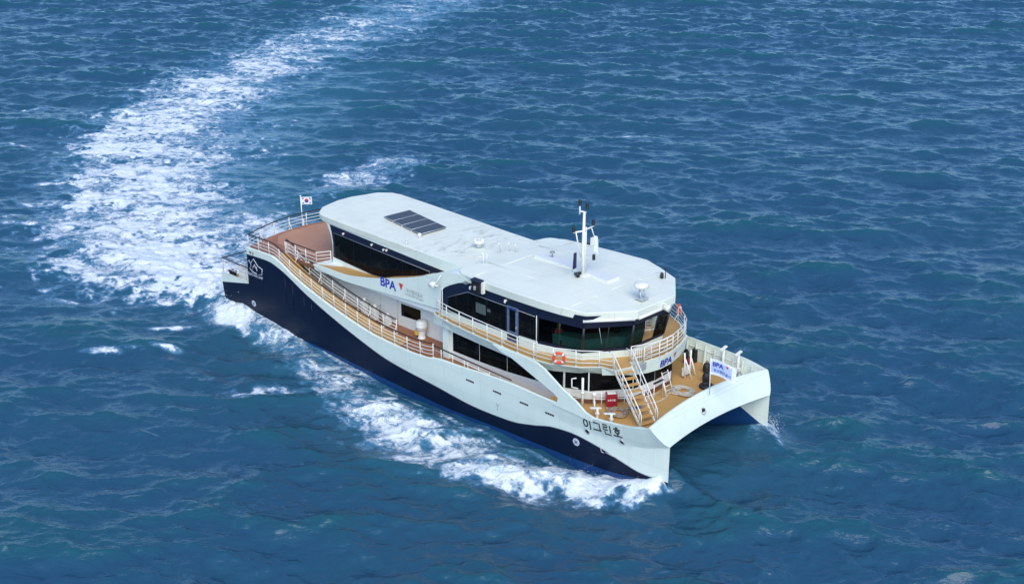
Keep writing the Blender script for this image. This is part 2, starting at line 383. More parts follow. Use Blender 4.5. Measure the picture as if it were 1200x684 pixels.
def deck_mat(name, col, col2, stain):
    m, nt, bs = new_mat(name)
    L = nt.links.new
    tc = N(nt, "ShaderNodeTexCoord")
    n1 = N(nt, "ShaderNodeTexNoise", Scale=.55, Detail=5.0, Roughness=.6); L(tc.outputs["Object"], n1.inputs["Vector"])
    n2 = N(nt, "ShaderNodeTexNoise", Scale=9.0, Detail=4.0); L(tc.outputs["Object"], n2.inputs["Vector"])
    n3 = N(nt, "ShaderNodeTexNoise", Scale=1.3, Detail=7.0, Roughness=.7); L(tc.outputs["Object"], n3.inputs["Vector"])
    c = MIXC(nt, SSTEP(nt, n1.outputs[0], .35, .68), col, col2)
    c = MIXC(nt, MATH(nt, 'MULTIPLY', SSTEP(nt, n3.outputs[0], .55, .75), .55), c, stain)
    c = MIXC(nt, MATH(nt, 'MULTIPLY', n2.outputs[0], .22), c, tuple(x * .6 for x in col))
    L(c, bs.inputs["Base Color"])
    bs.inputs["Roughness"].default_value = .6
    bp = N(nt, "ShaderNodeBump", Strength=.3, Distance=.01); L(n2.outputs[0], bp.inputs["Height"]); L(bp.outputs[0], bs.inputs["Normal"])
    return m

M = dict(
    white=paint("white_paint", (.72, .79, .70), .38, .12, 1.2, True, 0, .5, "xz"),
    wall=paint("wall_white_paint", (.74, .75, .71), .45, .10),
    roof=paint("roof_white_paint", (.79, .81, .69), .5, .14, .7, False, 0, .5, "xy"),
    aroof=paint("weathered_roof_paint", (.78, .80, .68), .5, .16, .8, False, .0, .5, "xy"),
    rail=plain("rail_white", (.76, .75, .69), .4, 0, .06),
    navy=paint("navy_paint", (.004, .010, .032), .42, .35, .8, True, 0, .18, "xz"),
    blue=paint("antifouling_blue", (.004, .046, .165), .5, .5, 1.4, False),
    navyp=plain("navy_gloss", (.003, .008, .030), .45, 0, .15),
    glass=None,
    black=plain("black_rubber", (.014, .014, .016), .6, 0, .3),
    dark=plain("dark_frame", (.012, .012, .015), .4),
    tan=deck_mat("tan_deck", (.50, .285, .088), (.56, .33, .115), (.40, .20, .06)),
    red=deck_mat("red_brown_deck", (.33, .130, .062), (.39, .170, .085), (.22, .085, .045)),
    kick=deck_mat("brown_coaming", (.16, .068, .04), (.20, .09, .05), (.10, .04, .02)),
    hand=plain("brown_handrail", (.040, .020, .016), .5, 0, .3),
    orange=plain("lifebuoy_orange", (.72, .07, .025), .5, 0, .12),
    redp=plain("fire_red", (.27, .010, .018), .4, 0, .1),
    rope=plain("pale_rope", (.52, .48, .41), .8, 0, .2, 20),
    ropeb=plain("worn_rope", (.30, .24, .18), .8, 0, .35, 14),
    grey=plain("grey_metal", (.30, .32, .34), .45, .3),
    steel=plain("pale_steel", (.50, .53, .55), .4, .4),
    solar=None,
    teal=plain("teal_console", (.10, .33, .31), .5),
    logo=plain("logo_blue", (.030, .045, .36), .5, 0, .05),
    logor=plain("logo_red", (.60, .045, .05), .5, 0, .05),
    ink=plain("dark_lettering", (.016, .016, .022), .5),
    greyink=plain("grey_lettering", (.18, .17, .18), .5),
    silver=plain("pale_lettering", (.55, .58, .66), .5),
    yellow=plain("yellow_plastic", (.62, .36, .02), .45),
    doorb=plain("door_blue", (.02, .045, .16), .45),
    skin=plain("skin", (.45, .27, .19), .55),
)

def glass_mat(name, base, tint=None):
    m, nt, bs = new_mat(name)
    bs.inputs["Base Color"].default_value = (*base, 1)
    bs.inputs["Roughness"].default_value = .10
    bs.inputs["IOR"].default_value = 1.22
    tc = N(nt, "ShaderNodeTexCoord")
    n1 = N(nt, "ShaderNodeTexNoise", Scale=.8, Detail=2.0); nt.links.new(tc.outputs["Object"], n1.inputs["Vector"])
    bp = N(nt, "ShaderNodeBump", Strength=.05, Distance=.05); nt.links.new(n1.outputs[0], bp.inputs["Height"]); nt.links.new(bp.outputs[0], bs.inputs["Normal"])
    if tint:
        tr = N(nt, "ShaderNodeBsdfTransparent"); tr.inputs[0].default_value = (*tint, 1)
        gl = N(nt, "ShaderNodeBsdfGlossy"); gl.inputs["Roughness"].default_value = .03
        fr = N(nt, "ShaderNodeFresnel"); fr.inputs[0].default_value = 1.2
        mx = N(nt, "ShaderNodeMixShader")
        nt.links.new(fr.outputs[0], mx.inputs[0]); nt.links.new(tr.outputs[0], mx.inputs[1]); nt.links.new(gl.outputs[0], mx.inputs[2])
        nt.links.new(mx.outputs[0], nt.nodes["Material Output"].inputs[0])
    else:
        v = N(nt, "ShaderNodeTexNoise", Scale=1.7, Detail=4.0); nt.links.new(tc.outputs["Object"], v.inputs["Vector"])
        c = MIXC(nt, SSTEP(nt, v.outputs[0], .5, .75), base, tuple(b * 2.6 + .002 for b in base))
        nt.links.new(c, bs.inputs["Base Color"])
    return m
M['glass'] = glass_mat("dark_glass", (.0035, .004, .0045))
M['pglass'] = glass_mat("tinted_glass", (.004, .005, .006), (.27, .33, .32))

def solar_mat():
    m, nt, bs = new_mat("solar_cells")
    tc = N(nt, "ShaderNodeTexCoord")
    br = N(nt, "ShaderNodeTexBrick"); br.offset = 0
    br.inputs["Color1"].default_value = (.042, .038, .038, 1); br.inputs["Color2"].default_value = (.050, .046, .046, 1)
    br.inputs["Mortar"].default_value = (.10, .095, .09, 1); br.inputs["Scale"].default_value = 1.0
    br.inputs["Mortar Size"].default_value = .006; br.inputs["Brick Width"].default_value = .17; br.inputs["Row Height"].default_value = .17
    nt.links.new(tc.outputs["Object"], br.inputs["Vector"]); nt.links.new(br.outputs[0], bs.inputs["Base Color"])
    bs.inputs["Roughness"].default_value = .4
    return m
def stain_roof():
    m = M['aroof']; nt = m.node_tree; L = nt.links.new; bs = nt.nodes["Principled BSDF"]
    src = bs.inputs["Base Color"].links[0].from_socket
    tc = N(nt, "ShaderNodeTexCoord"); sx = N(nt, "ShaderNodeSeparateXYZ"); L(tc.outputs["Object"], sx.inputs[0])
    mp = N(nt, "ShaderNodeMapping"); mp.inputs["Scale"].default_value = (1.6, .55, 1); L(tc.outputs["Object"], mp.inputs[0])
    n = N(nt, "ShaderNodeTexNoise", Scale=1.5, Detail=8.0, Roughness=.75); L(mp.outputs[0], n.inputs["Vector"])
    band = MATH(nt, 'MULTIPLY', SSTEP(nt, sx.outputs[0], 12.6, 14.2), MATH(nt, 'SUBTRACT', 1.0, SSTEP(nt, sx.outputs[0], 16.2, 17.6)))
    c = MIXC(nt, MATH(nt, 'MULTIPLY', MATH(nt, 'MULTIPLY', SSTEP(nt, n.outputs[0], .50, .70), band), .75), src, (.24, .21, .18))
    n2 = N(nt, "ShaderNodeTexNoise", Scale=.8, Detail=6.0, Roughness=.7); L(mp.outputs[0], n2.inputs["Vector"])
    c = MIXC(nt, MATH(nt, 'MULTIPLY', SSTEP(nt, n2.outputs[0], .52, .72), .22), c, (.45, .46, .43))
    L(c, bs.inputs["Base Color"])
stain_roof()
M['solar'] = solar_mat()

# ------------------------------------------------------------------ mesh helpers
class MB:
    def __init__(self): self.v, self.f, self.mi, self.sm = [], [], [], []
    def add(self, vs, fs, mi=0, smooth=False):
        b = len(self.v); self.v += [tuple(p) for p in vs]
        for f in fs: self.f.append([b + i for i in f]); self.mi.append(mi); self.sm.append(smooth)
        return self
    def box(self, c, s, rz=0, mi=0, rx=0, ry=0):
        Mx = Matrix.Rotation(rz, 3, 'Z') @ Matrix.Rotation(ry, 3, 'Y') @ Matrix.Rotation(rx, 3, 'X')
        vs = [Vector(c) + Mx @ Vector((sx * s[0] / 2, sy * s[1] / 2, sz * s[2] / 2)) for sz in (-1, 1) for sx, sy in ((-1, -1), (1, -1), (1, 1), (-1, 1))]
        return self.add(vs, [(3, 2, 1, 0), (4, 5, 6, 7), (0, 1, 5, 4), (1, 2, 6, 5), (2, 3, 7, 6), (3, 0, 4, 7)], mi)
    def tube(self, pts, r, seg=8, mi=0, closed=False, caps=True):
        P = [Vector(p) for p in pts]; n = len(P)
        rr = r if isinstance(r, (list, tuple)) else [r] * n
        rings = []; up = None
        for i in range(n):
            if closed: d = (P[(i + 1) % n] - P[i - 1])
            else: d = P[min(i + 1, n - 1)] - P[max(i - 1, 0)]
            d.normalize()
            if up is None: up = Vector((0, 0, 1)) if abs(d.z) < .9 else Vector((1, 0, 0))
            a = d.cross(up)
            if a.length < 1e-4: a = d.orthogonal()
            a.normalize(); b = a.cross(d).normalized(); up = b
            rings.append([P[i] + (a * math.cos(t) + b * math.sin(t)) * rr[i] for t in [2 * math.pi * k / seg for k in range(seg)]])
        vs = [p for q in rings for p in q]; fs = []
        for i in range(n if closed else n - 1):
            for k in range(seg):
                j = (i + 1) % n
                fs.append((i * seg + k, i * seg + (k + 1) % seg, j * seg + (k + 1) % seg, j * seg + k))
        self.add(vs, fs, mi, True)
        if caps and not closed:
            self.add(rings[0], [tuple(range(seg))[::-1]], mi); self.add(rings[-1], [tuple(range(seg))], mi)
        return self
    def lathe(self, prof, c, seg=16, mi=0, axis='Z'):
        vs = []; c = Vector(c)
        for r, h in prof:
            for k in range(seg):
                t = 2 * math.pi * k / seg; p = Vector((r * math.cos(t), r * math.sin(t), h))
                if axis == 'X': p = Vector((p.z, p.x, p.y))
                elif axis == 'Y': p = Vector((p.y, p.z, p.x))
                vs.append(c + p)
        fs = [(i * seg + k, i * seg + (k + 1) % seg, (i + 1) * seg + (k + 1) % seg, (i + 1) * seg + k) for i in range(len(prof) - 1) for k in range(seg)]
        fs += [tuple(range(seg))[::-1], tuple(range((len(prof) - 1) * seg, len(prof) * seg))]
        return self.add(vs, fs, mi, True)
    def torus(self, c, R, r, nrm=(0, 0, 1), seg=24, s2=8, mi=0, a0=0, a1=2 * math.pi):
        q = Vector(nrm).to_track_quat('Z', 'Y'); full = abs(a1 - a0 - 2 * math.pi) < 1e-6
        pts = [Vector(c) + q @ Vector((R * math.cos(a), R * math.sin(a), 0)) for a in [a0 + (a1 - a0) * k / (seg if full else seg - 1) for k in range(seg)]]
        return self.tube(pts, r, s2, mi, closed=full)
    def slab(self, top, bot, mi=0, mt=None, mb=None):
        n = len(top)
        self.add(list(top) + list(bot), [(i, n + i, n + (i + 1) % n, (i + 1) % n) for i in range(n)], mi)
        self.add(top, [tuple(range(n))], mi if mt is None else mt); self.add(bot, [tuple(range(n))[::-1]], mi if mb is None else mb)
        return self
    def plate(self, poly, y, th, mi=0):   # polygon in x,z extruded from y towards y+th
        a = [(x, y, z) for x, z in poly]; b = [(x, y + th, z) for x, z in poly]
        return self.slab(a, b, mi)
    def grid(self, rows, mi=0, smooth=True, mif=None):
        n = len(rows[0]); vs = [p for r in rows for p in r]; b = len(self.v)
        self.v += [tuple(p) for p in vs]
        for i in range(len(rows) - 1):
            for k in range(n - 1):
                self.f.append([b + i * n + k, b + i * n + k + 1, b + (i + 1) * n + k + 1, b + (i + 1) * n + k])
                self.mi.append(mif(i, k) if mif else mi); self.sm.append(smooth)
        return self
    def build(self, name, mats, parent=None, bevel=0, fixn=True, label=None, autosmooth=None):
        me = bpy.data.meshes.new(name); me.from_pydata(self.v, [], self.f)
        for m in (mats if isinstance(mats, (list, tuple)) else [mats]): me.materials.append(m)
        me.polygons.foreach_set("material_index", self.mi); me.polygons.foreach_set("use_smooth", self.sm)
        if fixn:
            bm = bmesh.new(); bm.from_mesh(me); bmesh.ops.remove_doubles(bm, verts=bm.verts, dist=1e-5)
            bmesh.ops.recalc_face_normals(bm, faces=bm.faces); bm.to_mesh(me); bm.free()
        me.update()
        if autosmooth: me.set_sharp_from_angle(angle=math.radians(autosmooth))
        o = bpy.data.objects.new(name, me); COL.objects.link(o)
        if parent: o.parent = parent
        if bevel:
            bv = o.modifiers.new("bevel", 'BEVEL'); bv.width = bevel; bv.segments = 2; bv.limit_method = 'ANGLE'; bv.angle_limit = math.radians(40)
        if label: o["label"] = label
        return o

def thing(name, label, cat, loc=(0, 0, 0), rz=0, group=None):
    o = bpy.data.objects.new(name, None); COL.objects.link(o)
    o.empty_display_size = .3
    o.location = loc; o.rotation_euler = (0, 0, rz); o["label"] = label; o["category"] = cat
    if group: o["group"] = group
    ROOTS.append(o); return o

def tagm(o, label, cat, group=None):
    o["label"] = label; o["category"] = cat
    if group: o["group"] = group
    ROOTS.append(o); return o

def interp(tab, x):
    xs = [p[0] for p in tab]; ys = [p[1] for p in tab]
    return float(np.interp(x, xs, ys))
def sinterp(tab, x):   # smooth (monotone-ish cubic) interpolation
    xs = np.array([p[0] for p in tab], float); ys = np.array([p[1] for p in tab], float)
    if x <= xs[0]: return float(ys[0])
    if x >= xs[-1]: return float(ys[-1])
    i = int(np.searchsorted(xs, x) - 1); h = xs[i + 1] - xs[i]; s = (x - xs[i]) / h
    d = np.diff(ys) / np.diff(xs)
    m = np.empty(len(xs)); m[0], m[-1] = d[0], d[-1]
    m[1:-1] = np.where(d[:-1] * d[1:] <= 0, 0, 2 * d[:-1] * d[1:] / (d[:-1] + d[1:] + 1e-12))
    return float((2 * s ** 3 - 3 * s ** 2 + 1) * ys[i] + (s ** 3 - 2 * s ** 2 + s) * h * m[i] + (-2 * s ** 3 + 3 * s ** 2) * ys[i + 1] + (s ** 3 - s ** 2) * h * m[i + 1])
def sstep(x, a, b):
    t = min(1, max(0, (x - a) / (b - a))); return t * t * (3 - 2 * t)

ferry = thing("passenger_ferry", "white and navy twin hulled passenger ferry under way with two decks and a white roof", "ferry")

# ------------------------------------------------------------------ hull
SHEER = [(-1.3, 5.08), (1.6, 5.15), (2.4, 4.95), (4.0, 4.30), (6.0, 3.70), (7.5, 3.33), (10.7, 2.70), (12.4, 2.48), (15.5, 2.38), (17.0, 2.46), (18.2, 2.70), (20.1, 2.80), (22, 2.95), (24.4, 3.06), (27.0, 3.02), (30.2, 3.02), (32.0, 3.18), (33.4, 3.42), (34.3, 3.65)]
SHEERP = SHEER[:13] + [(24.4, 3.4), (27, 4.0), (30.6, 3.95), (32.8, 3.85), (34.3, 3.65)]
NW = [(-1.3, 4.62), (1.2, 4.72), (2.4, 4.50), (5.2, 3.45), (7.5, 2.68), (10.4, 1.86), (13.7, 1.10), (17.6, .76), (21.3, .46), (24.0, .58), (25.8, .95), (27.4, 1.38), (28.7, 1.48), (30.6, 1.24), (32.0, .86), (33.5, .52), (35.0, .50)]
BOOT = [(-5, -.2), (6, -.2), (12, -.40), (18, -.52), (24, -.28), (30, -.15), (31.4, -.08), (33.5, .22), (35, .44)]
HB = [(-4.6, 5.28), (0, 5.34), (20, 5.40), (28, 5.44), (31, 5.42), (33, 5.38), (34.3, 5.30)]

def lower_y(x, z):
    yo = 5.02 + .33 * sstep(z, -1.0, 2.0)
    if x > 23:
        s = min(1, (x - 23) / 12.0)
        yo = 4.52 + (yo - 4.52) * (1 - s ** 2.6)
    return yo
def hull_y(x, z, sh=SHEER):
    zs = sinterp(sh, x)
    zk = interp([(0, 1.9), (29, 1.95), (32.3, 1.95), (33.5, 2.08), (35.1, 2.58)], x)
    lo = lower_y(x, min(z, zk))
    if z <= zk: return lo
    t = min(1, (z - zk) / max(.25, zs - zk))
    return lo + (sinterp(HB, x) - lo) * (t ** .8 if x > 28 else t)

def hull_side(mb, sgn, sh):
    xs = [-1.3 + (35.02 + 1.3) * k / 110 for k in range(111)]
    cols = []
    for x in xs:
        xq = min(x, 34.3)
        zs, znw, zb = sinterp(sh, x), sinterp(NW, x), sinterp(BOOT, x)
        zk = interp([(0, 1.9), (29, 1.95), (32.3, 1.95), (33.5, 2.08), (35.1, 2.58)], x)
        zk = min(max(zk, znw + .05), zs - .05)
        zz = [-1.8, -1.0] + [zb + (znw - zb) * k / 6 for k in range(7)] + [znw + (zk - znw) * k / 4 for k in range(1, 5)] + [zk + (zs - zk) * k / 5 for k in range(1, 6)]
        # close to the bow the upper rows end on the flared front edge
        pts = []
        for k, z in enumerate(zz):
            xx = x
            t = max(0, (z - 2.58) / 1.07)
            xend = 35.03 - .73 * t if z > 2.58 else 35.0 + .03 * sstep(z, 0, 2.5)
            if x > 31: xx = 31 + (x - 31) * (xend - 31) / (35.02 - 31)
            pts.append((xx, sgn * hull_y(xx, z, sh), z))
        cols.append(pts)
    hull_end = [p for p in cols[-1] if p[2] > 2.3]
    mb.grid(cols, mif=lambda i, k: 2 if k < 2 else (1 if k < 8 else 0))
    # inner (tunnel) side and bottom of the demihull
    inn = []
    for x in xs:
        s = max(0, (x - 23) / 12.0)
        y0 = 4.52 - (4.52 - 2.7) * (1 - s ** 1.7) - .02 * (1 - s)
        zi_ = min(2.3, .45 + (35 - x) * .62); inn.append([(x, sgn * y0, z) for z in (-1.8, -.6, zi_, zi_ + (2.62 - zi_) * .5, 2.62)])
    mb.grid(inn, smooth=False, mif=lambda i, k: 2 if k < 2 else 0)
    # platform aft of the main side
    px = [-4.6 + 3.3 * k / 12 for k in range(13)]
    cols = []
    for x in px:
        zl = 1.74 + (2.44 - 1.74) * (x + 4.6) / 3.3
        zz = [-1.8, -1.0, -.05, .5, 1.1, zl, 2.5]
        cols.append([(x - (.25 if z < 1.5 else .1) * 0, sgn * (5.02 + .30 * sstep(z, -1, 2)), z) for z in zz])
    mb.grid(cols, mif=lambda i, k: 2 if k < 2 else (1 if k < 5 else 0))
    mb.add([(-4.6, sgn * 5.3, 2.5), (-4.6, sgn * 5.02, -1.8), (-4.6, sgn * 2.4, -1.8), (-4.6, sgn * 2.4, 2.0), (-4.6, sgn * 5.1, 2.0)], [(0, 1, 2, 3, 4)], 1)
    mb.add([(x, sgn * 5.3, 2.5) for x in (-4.6, -1.3)] + [(x, sgn * 5.2, 2.5) for x in (-1.3, -4.6)] + [(x, sgn * 5.2, 1.9) for x in (-1.3, -4.6)], [(0, 1, 2, 3), (3, 2, 4, 5)], 0)
    # gunwale capping and inner bulwark face
    cap = []
    for x in xs:
        zs = sinterp(sh, x); xx = min(x, 34.33); yy = hull_y(xx, zs, sh)
        dk = 2.42 if xx < 27 else 2.68
        low = max(dk - .04, zs - .55) if xx < 14.5 else min(dk, zs) - .04
        zt = sinterp(sh, xx)
        cap.append([(xx, sgn * yy, zt), (xx, sgn * (yy - .05), zt + .035), (xx, sgn * (yy - .13), zt + .035), (xx, sgn * min(yy - .15, hull_y(xx, low, sh) - .05), low)])
    mb.grid(cap, mi=0, smooth=False)
    return hull_end

hb = MB()
ends = [(-1, hull_side(hb, -1, SHEER)), (1, hull_side(hb, 1, SHEERP))]
# transom of the upper aft body and wet deck
hb.add([(-1.3, -5.3, 5.08), (-1.3, -5.3, 2.0), (-1.3, -2.4, 2.0), (-1.3, -2.4, 5.0)], [(0, 1, 2, 3)], 1)
hb.add([(-1.3, 5.3, 5.08), (-1.3, 5.3, 2.0), (-1.3, 2.4, 2.0), (-1.3, 2.4, 5.0)], [(0, 1, 2, 3)], 1)
hb.add([(-1.35, -2.4, 5.0), (-1.35, -2.4, 2.0), (-1.35, 2.4, 2.0), (-1.35, 2.4, 5.0)], [(0, 1, 2, 3)], 0)
# front bulwark that bridges the two bows
ny = 40
def fb(yn, q):   # q 0 bottom, 1 top
    yb, yt = 4.54 * yn, 5.30 * yn
    c = 1 - yn * yn
    b = Vector((35.03 - .40 * c, yb, 2.58 + .06 * c)); t = Vector((34.3 - .36 * c, yt, 3.65 + .34 * c))
    p = b.lerp(t, q); p.x += .10 * math.sin(q * math.pi) * c
    return p
ys = [-1 + 2 * k / ny for k in range(ny + 1)]
face = [[fb(y, q) for q in (0, .12, .35, .6, .8, 1)] for y in ys]
hb.grid(face, 0)
lip = [[fb(y, 0), fb(y, 0) + Vector((-.12, 0, -.10 * (1 - y ** 4))), fb(y, 0) + Vector((-.9, 0, -.22 * (1 - y ** 4))), Vector((30.0, 4.3 * y, 2.0)), Vector((14, 3.2 * y, 1.75)), Vector((-4.6, 2.6 * y, 1.7))] for y in ys]
hb.grid(lip, 0)
for sg_, pts_ in ends:
    hb.grid([[p, tuple(fb(sg_, min(1, max(0, (p[2] - 2.58) / 1.07))))] for p in pts_], 0, smooth=False)
inner = [[fb(y, 1), fb(y, 1) + Vector((-.05, 0, .03)), fb(y, 1) + Vector((-.14, 0, .03)), Vector((fb(y, 1).x - .16, max(-4.4, min(4.4, fb(y, 1).y * .985)), 2.66))] for y in ys]
hb.grid(inner, 0, smooth=False)
hull = hb.build("hull", [M['white'], M['navy'], M['blue']], ferry, fixn=True, autosmooth=28)

# rubbing strake lip between navy and white
for sgn in (-1, 1):
    mb = MB()
    xs_ = [-1.25 + 36.0 * k / 90 for k in range(91)]
    mb.tube([(x, sgn * (hull_y(x, sinterp(NW, x)) + .005), sinterp(NW, x)) for x in xs_], .022, 6)
    mb.build("rubbing_strake", M['grey'], ferry)

# ------------------------------------------------------------------ decks
def outline_to(mb, pts, zt, zb, mi=0, mt=None): mb.slab([(x, y, zt) for x, y in pts], [(x, y, zb) for x, y in pts], mi, mt)
mb = MB(); outline_to(mb, [(-1.3, -5.2), (27.0, -5.2), (27.0, 5.2), (-1.3, 5.2)], 2.405, 2.25)
mb.build("main_deck", M['red'], ferry)
bowd = [(26.6, -5.0)] + [(x, -hull_y(x, 2.68) + .05) for x in (27.5, 29, 30, 31, 32, 33, 33.8)] + [(fb(y, 1).x - .15, fb(y, 1).y * .97) for y in ys[2:-2]] + [(x, hull_y(x, 2.68, SHEERP) - .05) for x in (33.8, 33, 32, 31, 30, 29, 27.5)] + [(26.6, 5.0)]
mb = MB(); outline_to(mb, bowd, 2.70, 2.58)
mb.build("bow_deck", M['tan'], ferry)
mb = MB(); outline_to(mb, [(-4.6, -5.2), (-1.3, -5.2), (-1.3, 5.2), (-4.6, 5.2)], 2.0, 1.8)
mb.build("stern_platform", M['tan'], ferry)
aft_edge = [(-1.22, -5.25), (-1.66, -4.3), (-2.1, -2.9), (-2.34, -1.9), (-2.52, -.7), (-2.55, 0), (-2.52, .7), (-2.34, 1.9), (-2.1, 2.9), (-1.66, 4.3), (-1.22, 5.25)]
upd = aft_edge + [(1.6, 5.25), (1.75, 4.3), (5.2, 4.3), (5.6, 3.4), (9, 3.4), (9, -3.4), (5.6, -3.4), (5.2, -4.3), (1.75, -4.3), (1.6, -5.25)]
mb = MB(); outline_to(mb, upd, 5.05, 4.78, 1, 0)
mb.build("upper_aft_deck", [M['red'], M['kick']], ferry)
pale = [(-1.9, -2.2), (-2.1, -.8), (-2.1, .9), (-1.8, 2.6), (3, 2.9), (4.6, 2.6), (4.9, -2.6), (2.0, -3.3), (-.6, -3.2)]
mb = MB(); outline_to(mb, pale, 5.056, 5.045)
mb.build("deck_coating", deck_mat("pale_deck_coating", (.47, .225, .125), (.51, .26, .15), (.36, .15, .08)), ferry)
# sloping side walkways between the upper and the main deck
for sgn in (-1, 1):
    mb = MB(); rows = []
    for k in range(40):
        x = 1.6 + (14.4 - 1.6) * k / 39
        z = max(2.412, sinterp(SHEER, x) - .05)
        zi = max(2.418, z + .10)
        rows.append([(x, sgn * 5.2, z), (x, sgn * 4.25, zi), (x, sgn * 4.19, zi - .20)])
    mb.grid(rows, smooth=False, mif=lambda i, k: 0 if k == 0 else 1)
    mb.build("side_walkway", [M['tan'], M['kick']], ferry)
    mb = MB(); rows = []
    for k in range(30):
        x = 1.75 + (9.0 - 1.75) * k / 29
        zi = max(2.418, sinterp(SHEER, x) - .02) - .2
        rows.append([(x, sgn * 4.19, zi + .07), (x, sgn * 4.19, 2.4)])
    mb.grid(rows, smooth=False)
    mb.build("walkway_support", M['wall'], ferry)

# ------------------------------------------------------------------ main deck cabin
LOW = [(17.6, -4.25), (27.3, -4.25), (28.6, -3.7), (30.15, -1.7), (30.3, 0), (30.15, 1.7), (28.6, 3.7), (27.3, 4.25), (17.6, 4.25)]
mb = MB()
outline_to(mb, [(0.0, -2.95), (17.7, -2.95), (17.7, 2.95), (0.0, 2.95)], 5.0, 2.40)
mb.build("aft_passenger_cabin", M['wall'], ferry)
mb = MB(); outline_to(mb, LOW, 5.0, 2.40)
mb.build("forward_passenger_cabin", M['wall'], ferry)
mb = MB()
offs = lambda pts, d: [(x + (d if x > 18 else 0) * (1 if abs(y) < 3.9 else 0), y + (math.copysign(d, y) if abs(y) > 1 else 0)) for x, y in pts]
outline_to(mb, [(27.5, -4.2), (28.63, -3.74), (30.18, -1.72), (30.33, 0), (30.18, 1.72), (28.63, 3.74), (27.5, 4.2)], 2.98, 2.695)
mb.build("cabin_coaming", M['kick'], ferry)
# black glazing of the forward cabin, one pane per facet / bay
def facet(p, q, zb0, zb1, zt, out=.025, name="window", mat=None, parent=None):
    mb = MB(); d = Vector((q[0] - p[0], q[1] - p[1], 0)).normalized(); n = Vector((d.y, -d.x, 0))
    a, b = Vector((*p, 0)), Vector((*q, 0))
    o = [a + Vector((0, 0, zb0)), b + Vector((0, 0, zb1)), b + Vector((0, 0, zt)), a + Vector((0, 0, zt))]
    mb.slab([v + n * out for v in o], [v - n * .03 for v in o])
    return mb.build(name, mat or M['glass'], parent or ferry)
for sgn in (-1, 1):
    for x0, x1 in ((18.25, 20.5), (20.56, 22.8), (22.86, 25.1), (25.16, 27.2)):
        zz = lambda x: 2.95 + .40 * max(0, (x - 22) / 5.2)
        if sgn < 0: facet((x0, -4.25), (x1, -4.25), zz(x0), zz(x1), 4.6)
        else: facet((x1, 4.25), (x0, 4.25), zz(x1), zz(x0), 4.6)
fr = [(27.35, -4.23), (28.58, -3.71)], [(28.63, -3.66), (30.13, -1.74)], [(30.15, -1.68), (30.29, -.02)], [(30.29, .02), (30.15, 1.68)], [(30.13, 1.74), (28.63, 3.66)], [(28.58, 3.71), (27.35, 4.23)]
for p, q in fr: facet(p, q, 3.45, 3.48, 4.6)
# white frame post where the cabin steps out to the ship's side
for sgn in (-1, 1):
    mb = MB(); mb.box((17.80, sgn * 4.36, 3.5), (.5, .22, 2.2)); mb.build("frame_post", M['white'], ferry, .02)
# aft cabin side window, door and fittings
for sgn in (-1, 1):
    mb = MB(); mb.plate([(12.04, 3.12), (13.88, 3.22), (13.88, 3.98), (12.04, 3.94)], sgn * 2.97, -sgn * .03); mb.build("window", M['glass'], ferry)
    for x in (10.0, 11.7, 16.0):
        mb = MB(); mb.tube([(x, sgn * 3.0, 2.42), (x, sgn * 3.0, 5.0)], .03, 6); mb.build("drain_pipe", M['rail'], ferry)


# ------------------------------------------------------------------ side panels with the sweeping upper edge
TOP = [(5.0, 5.22), (5.6, 5.26), (8.1, 5.31), (9.8, 5.55), (11.6, 5.92), (13.6, 6.45), (15.6, 7.07), (17.0, 7.62), (18.0, 7.98), (19.0, 8.10), (25.3, 8.0)]
BOT = [(5.0, 5.14), (5.6, 5.02), (7.2, 4.90), (8.1, 4.88), (11.5, 5.06), (14.8, 5.26), (17.5, 5.42)]
YS = 4.46
NAVYP = [(17.48, 5.3), (17.5, 5.75), (17.52, 6.68), (17.85, 6.98), (18.35, 7.25), (19.0, 7.54), (19.75, 7.76), (20.8, 7.84), (22.1, 7.86), (24.0, 7.82), (25.4, 7.77), (25.4, 5.3)]
for sgn in (-1, 1):
    mb = MB(); top = []; bot = []
    for k in range(60):
        x = 5.0 + (17.5 - 5.0) * k / 59
        top.append((x, sinterp(TOP, x))); bot.append((x, sinterp(BOT, x)))
    poly = bot + [(17.5, 5.1), (25.4, 5.1), (25.4, 7.95)] + [(x, sinterp(TOP, x)) for x in (24, 22, 20.5, 19.5, 19, 18.5, 18)] + top[::-1]
    mb.plate(poly, sgn * YS, -sgn * .10)
    mb.build("side_panel", M['white'], ferry, .012)
    mb = MB(); mb.plate(NAVYP, sgn * (YS + .012), -sgn * .02); mb.build("navy_panel", M['navyp'], ferry)
    # ledge between panel and aft cabin (tan coated)
    mb = MB(); rows = []
    for k in range(50):
        x = 5.1 + (19.2 - 5.1) * k / 49
        zo = sinterp(TOP, x) - .03; zi = sinterp([(5, 5.12), (8, 5.28), (10.4, 5.42), (13, 6.0), (16.4, 7.22), (18.2, 8.0)], x) 
        yo = YS - .1 if x > 5.6 else YS - .1
        rows.append([(x, sgn * yo, zo), (x, sgn * 3.28, max(zi, zo - .12) if x > 12 else zi)])
    mb.grid(rows, mif=lambda i, k: 0 if rows[i][0][0] < 16.3 else 1); mb.build("panel_ledge", [M['tan'], M['white']], ferry)
    mb = MB(); mb.plate([(4.95, 4.8), (5.0, 5.2), (17.5, 5.3), (17.5, 5.0)], sgn * 4.33, -sgn * 1.36); mb.build("side_deckhead", M['wall'], ferry)

